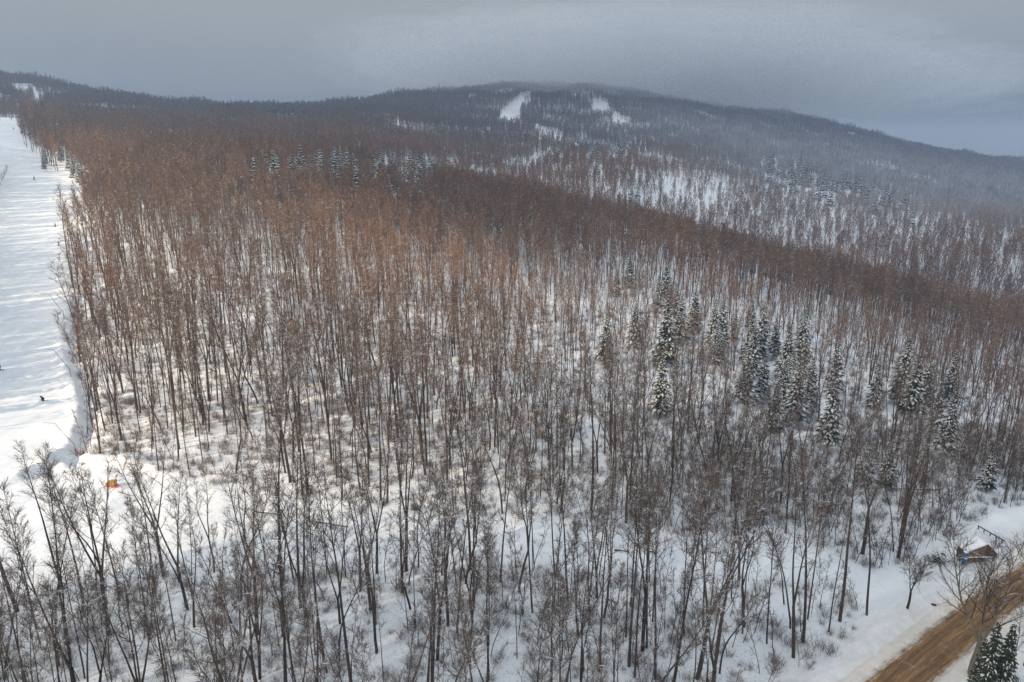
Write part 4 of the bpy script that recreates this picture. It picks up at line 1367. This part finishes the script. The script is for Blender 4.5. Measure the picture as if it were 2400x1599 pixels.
skier(130, 532, R(230), .5, 'black_cloth', 'black_cloth', 'crouching skier in black close to the tip of the tree line', lean=-.35)
skier(139, 576, R(240), .4, 'black_cloth', 'black_cloth', 'dark skier half hidden by twigs at the edge of the run')
skier(1, 868, R(200), .5, 'black_cloth', 'black_cloth', 'skier in black cut off by the frame edge, halfway down the run', s=1.05)
skier(32, 305, R(250), .2, 'black_cloth', 'black_cloth', 'tiny distant skier near the top of the run, lower of two', s=1.1)
skier(27, 280, R(250), .2, 'navy_cloth', 'black_cloth', 'tiny distant skier at the very crest of the run', s=1.1)

# ------------------------------------------------------------------ unseen shading cloud layer, hilltop cloud and haze
def cloud_mat():
    m = bpy.data.materials.new('shade_cloud_layer'); m.use_nodes = True
    t = m.node_tree; t.nodes.clear()
    o = N(t, 'ShaderNodeOutputMaterial')
    tr = N(t, 'ShaderNodeBsdfTransparent'); tl = N(t, 'ShaderNodeBsdfTranslucent'); tl.inputs['Color'].default_value = (.72, .81, .93, 1)
    mx = N(t, 'ShaderNodeMixShader')
    g = N(t, 'ShaderNodeNewGeometry')
    s = N(t, 'ShaderNodeSeparateXYZ'); t.links.new(g.outputs['Position'], s.inputs[0])
    # gap in the unseen cloud: an uneven oval shaped to sun the left wood
    off_ = (CLOUD_Z + 62) / math.tan(SUN_EL)
    cx, cy_ = -112 + SUN_DIR[0] * off_, 280 + SUN_DIR[1] * off_
    dx = math_(t, 'DIVIDE', math_(t, 'SUBTRACT', s.outputs['X'], cx), 160.)
    dy = math_(t, 'DIVIDE', math_(t, 'SUBTRACT', s.outputs['Y'], cy_), 195.)
    dx = math_(t, 'ADD', dx, math_(t, 'MULTIPLY', dy, .25))
    d = math_(t, 'SQRT', math_(t, 'ADD', math_(t, 'MULTIPLY', dx, dx), math_(t, 'MULTIPLY', dy, dy)))
    n = noise(t, g.outputs['Position'], .009, 4, .55)
    d = math_(t, 'ADD', d, math_(t, 'MULTIPLY', math_(t, 'SUBTRACT', n, .5), .6))
    f = maprange(t, d, .85, 1.35, .0, .72)
    n2 = noise(t, g.outputs['Position'], .004, 3, .5)
    f = math_(t, 'MULTIPLY', f, maprange(t, n2, .3, .7, .86, 1.1))
    t.links.new(f, mx.inputs[0]); t.links.new(tr.outputs[0], mx.inputs[1]); t.links.new(tl.outputs[0], mx.inputs[2])
    t.links.new(mx.outputs[0], o.inputs['Surface'])
    return m
CLOUD_Z = 420.0
gx = np.linspace(-3200, 1500, 60); gy = np.linspace(-2600, 1640, 54)
GX, GY = np.meshgrid(gx, gy)
lo = CLOUD_Z + 14 * waves(GX, GY, 500, 21); hi_ = lo + 45 + 14 * waves(GX, GY, 380, 22)
nx, ny = 60, 54
Vc = np.concatenate([np.stack([GX, GY, lo], -1).reshape(-1, 3), np.stack([GX, GY, hi_], -1).reshape(-1, 3)])
Fc = []
o2 = nx * ny
for j in range(ny - 1):
    for i in range(nx - 1):
        a = j * nx + i
        Fc += [(a, a + nx, a + nx + 1, a + 1), (a + o2, a + 1 + o2, a + nx + 1 + o2, a + nx + o2)]
for i in range(nx - 1):
    Fc += [(i, i + 1, i + 1 + o2, i + o2)]; b0 = (ny - 1) * nx + i; Fc += [(b0 + 1, b0, b0 + o2, b0 + 1 + o2)]
for j in range(ny - 1):
    a = j * nx; Fc += [(a + nx, a, a + o2, a + nx + o2)]; b0 = a + nx - 1; Fc += [(b0, b0 + nx, b0 + nx + o2, b0 + o2)]
cl = mesh_obj('shade_clouds', Vc, Fc, cloud_mat(), smooth=True)
tag(cl, 'unseen grey cloud layer overhead, placed for shade, with a gap shaped for sun', None, None, 'stuff')

def vol_mat(name, col, dens):
    m = bpy.data.materials.new(name); m.use_nodes = True
    t = m.node_tree; t.nodes.clear()
    o = N(t, 'ShaderNodeOutputMaterial'); v = N(t, 'ShaderNodeVolumePrincipled')
    v.inputs['Color'].default_value = (*col, 1); v.inputs['Density'].default_value = dens
    t.links.new(v.outputs[0], o.inputs['Volume'])
    return m
mb = MB(); top = 176.0; bot = ZMIN - 1.5
mb.box((0, 1350, (top + bot) / 2), (6800, 4800, top - bot))
hz = mb.build('haze', vol_mat('haze', (.44, .56, .76), .00029))
tag(hz, None, None, None, 'stuff')
# cloud sitting on the hilltop: nested soft lenses, denser towards the core
import bmesh
for i, (sx_, sy_, sz_, x0_, z0_) in enumerate([(560, 430, 76, 210, 184), (450, 360, 66, 190, 186), (340, 290, 56, 170, 188), (360, 320, 60, 600, 146), (270, 250, 50, 560, 148)]):
    bm = bmesh.new(); bmesh.ops.create_icosphere(bm, subdivisions=5, radius=1)
    co = np.array([v.co[:] for v in bm.verts])
    wv_ = 1 + .10 * waves(co[:, 0] * 3, co[:, 1] * 3 + co[:, 2] * 2, 1.4, 30 + i) + .05 * waves(co[:, 0] * 9, co[:, 1] * 9 + co[:, 2] * 5, 1.4, 40 + i)
    for v, w_ in zip(bm.verts, wv_): v.co = Vector((v.co.x * sx_, v.co.y * sy_, v.co.z * sz_)) * w_
    me = bpy.data.meshes.new('low_cloud'); bm.to_mesh(me); bm.free(); me.materials.append(vol_mat('low_cloud', (.78, .83, .865), .0020))
    o = bpy.data.objects.new('low_cloud', me); o.location = (x0_, 1370, z0_); C.objects.link(o)
    tag(o, 'layer of cloud resting on the hilltop', None, None, 'stuff')
print('cand band', [(round(c[1]), round(c[2])) for c in cands if 'long slanting' in c[5]][:12])
print('points', len(PT), 'spruces', len(cands))
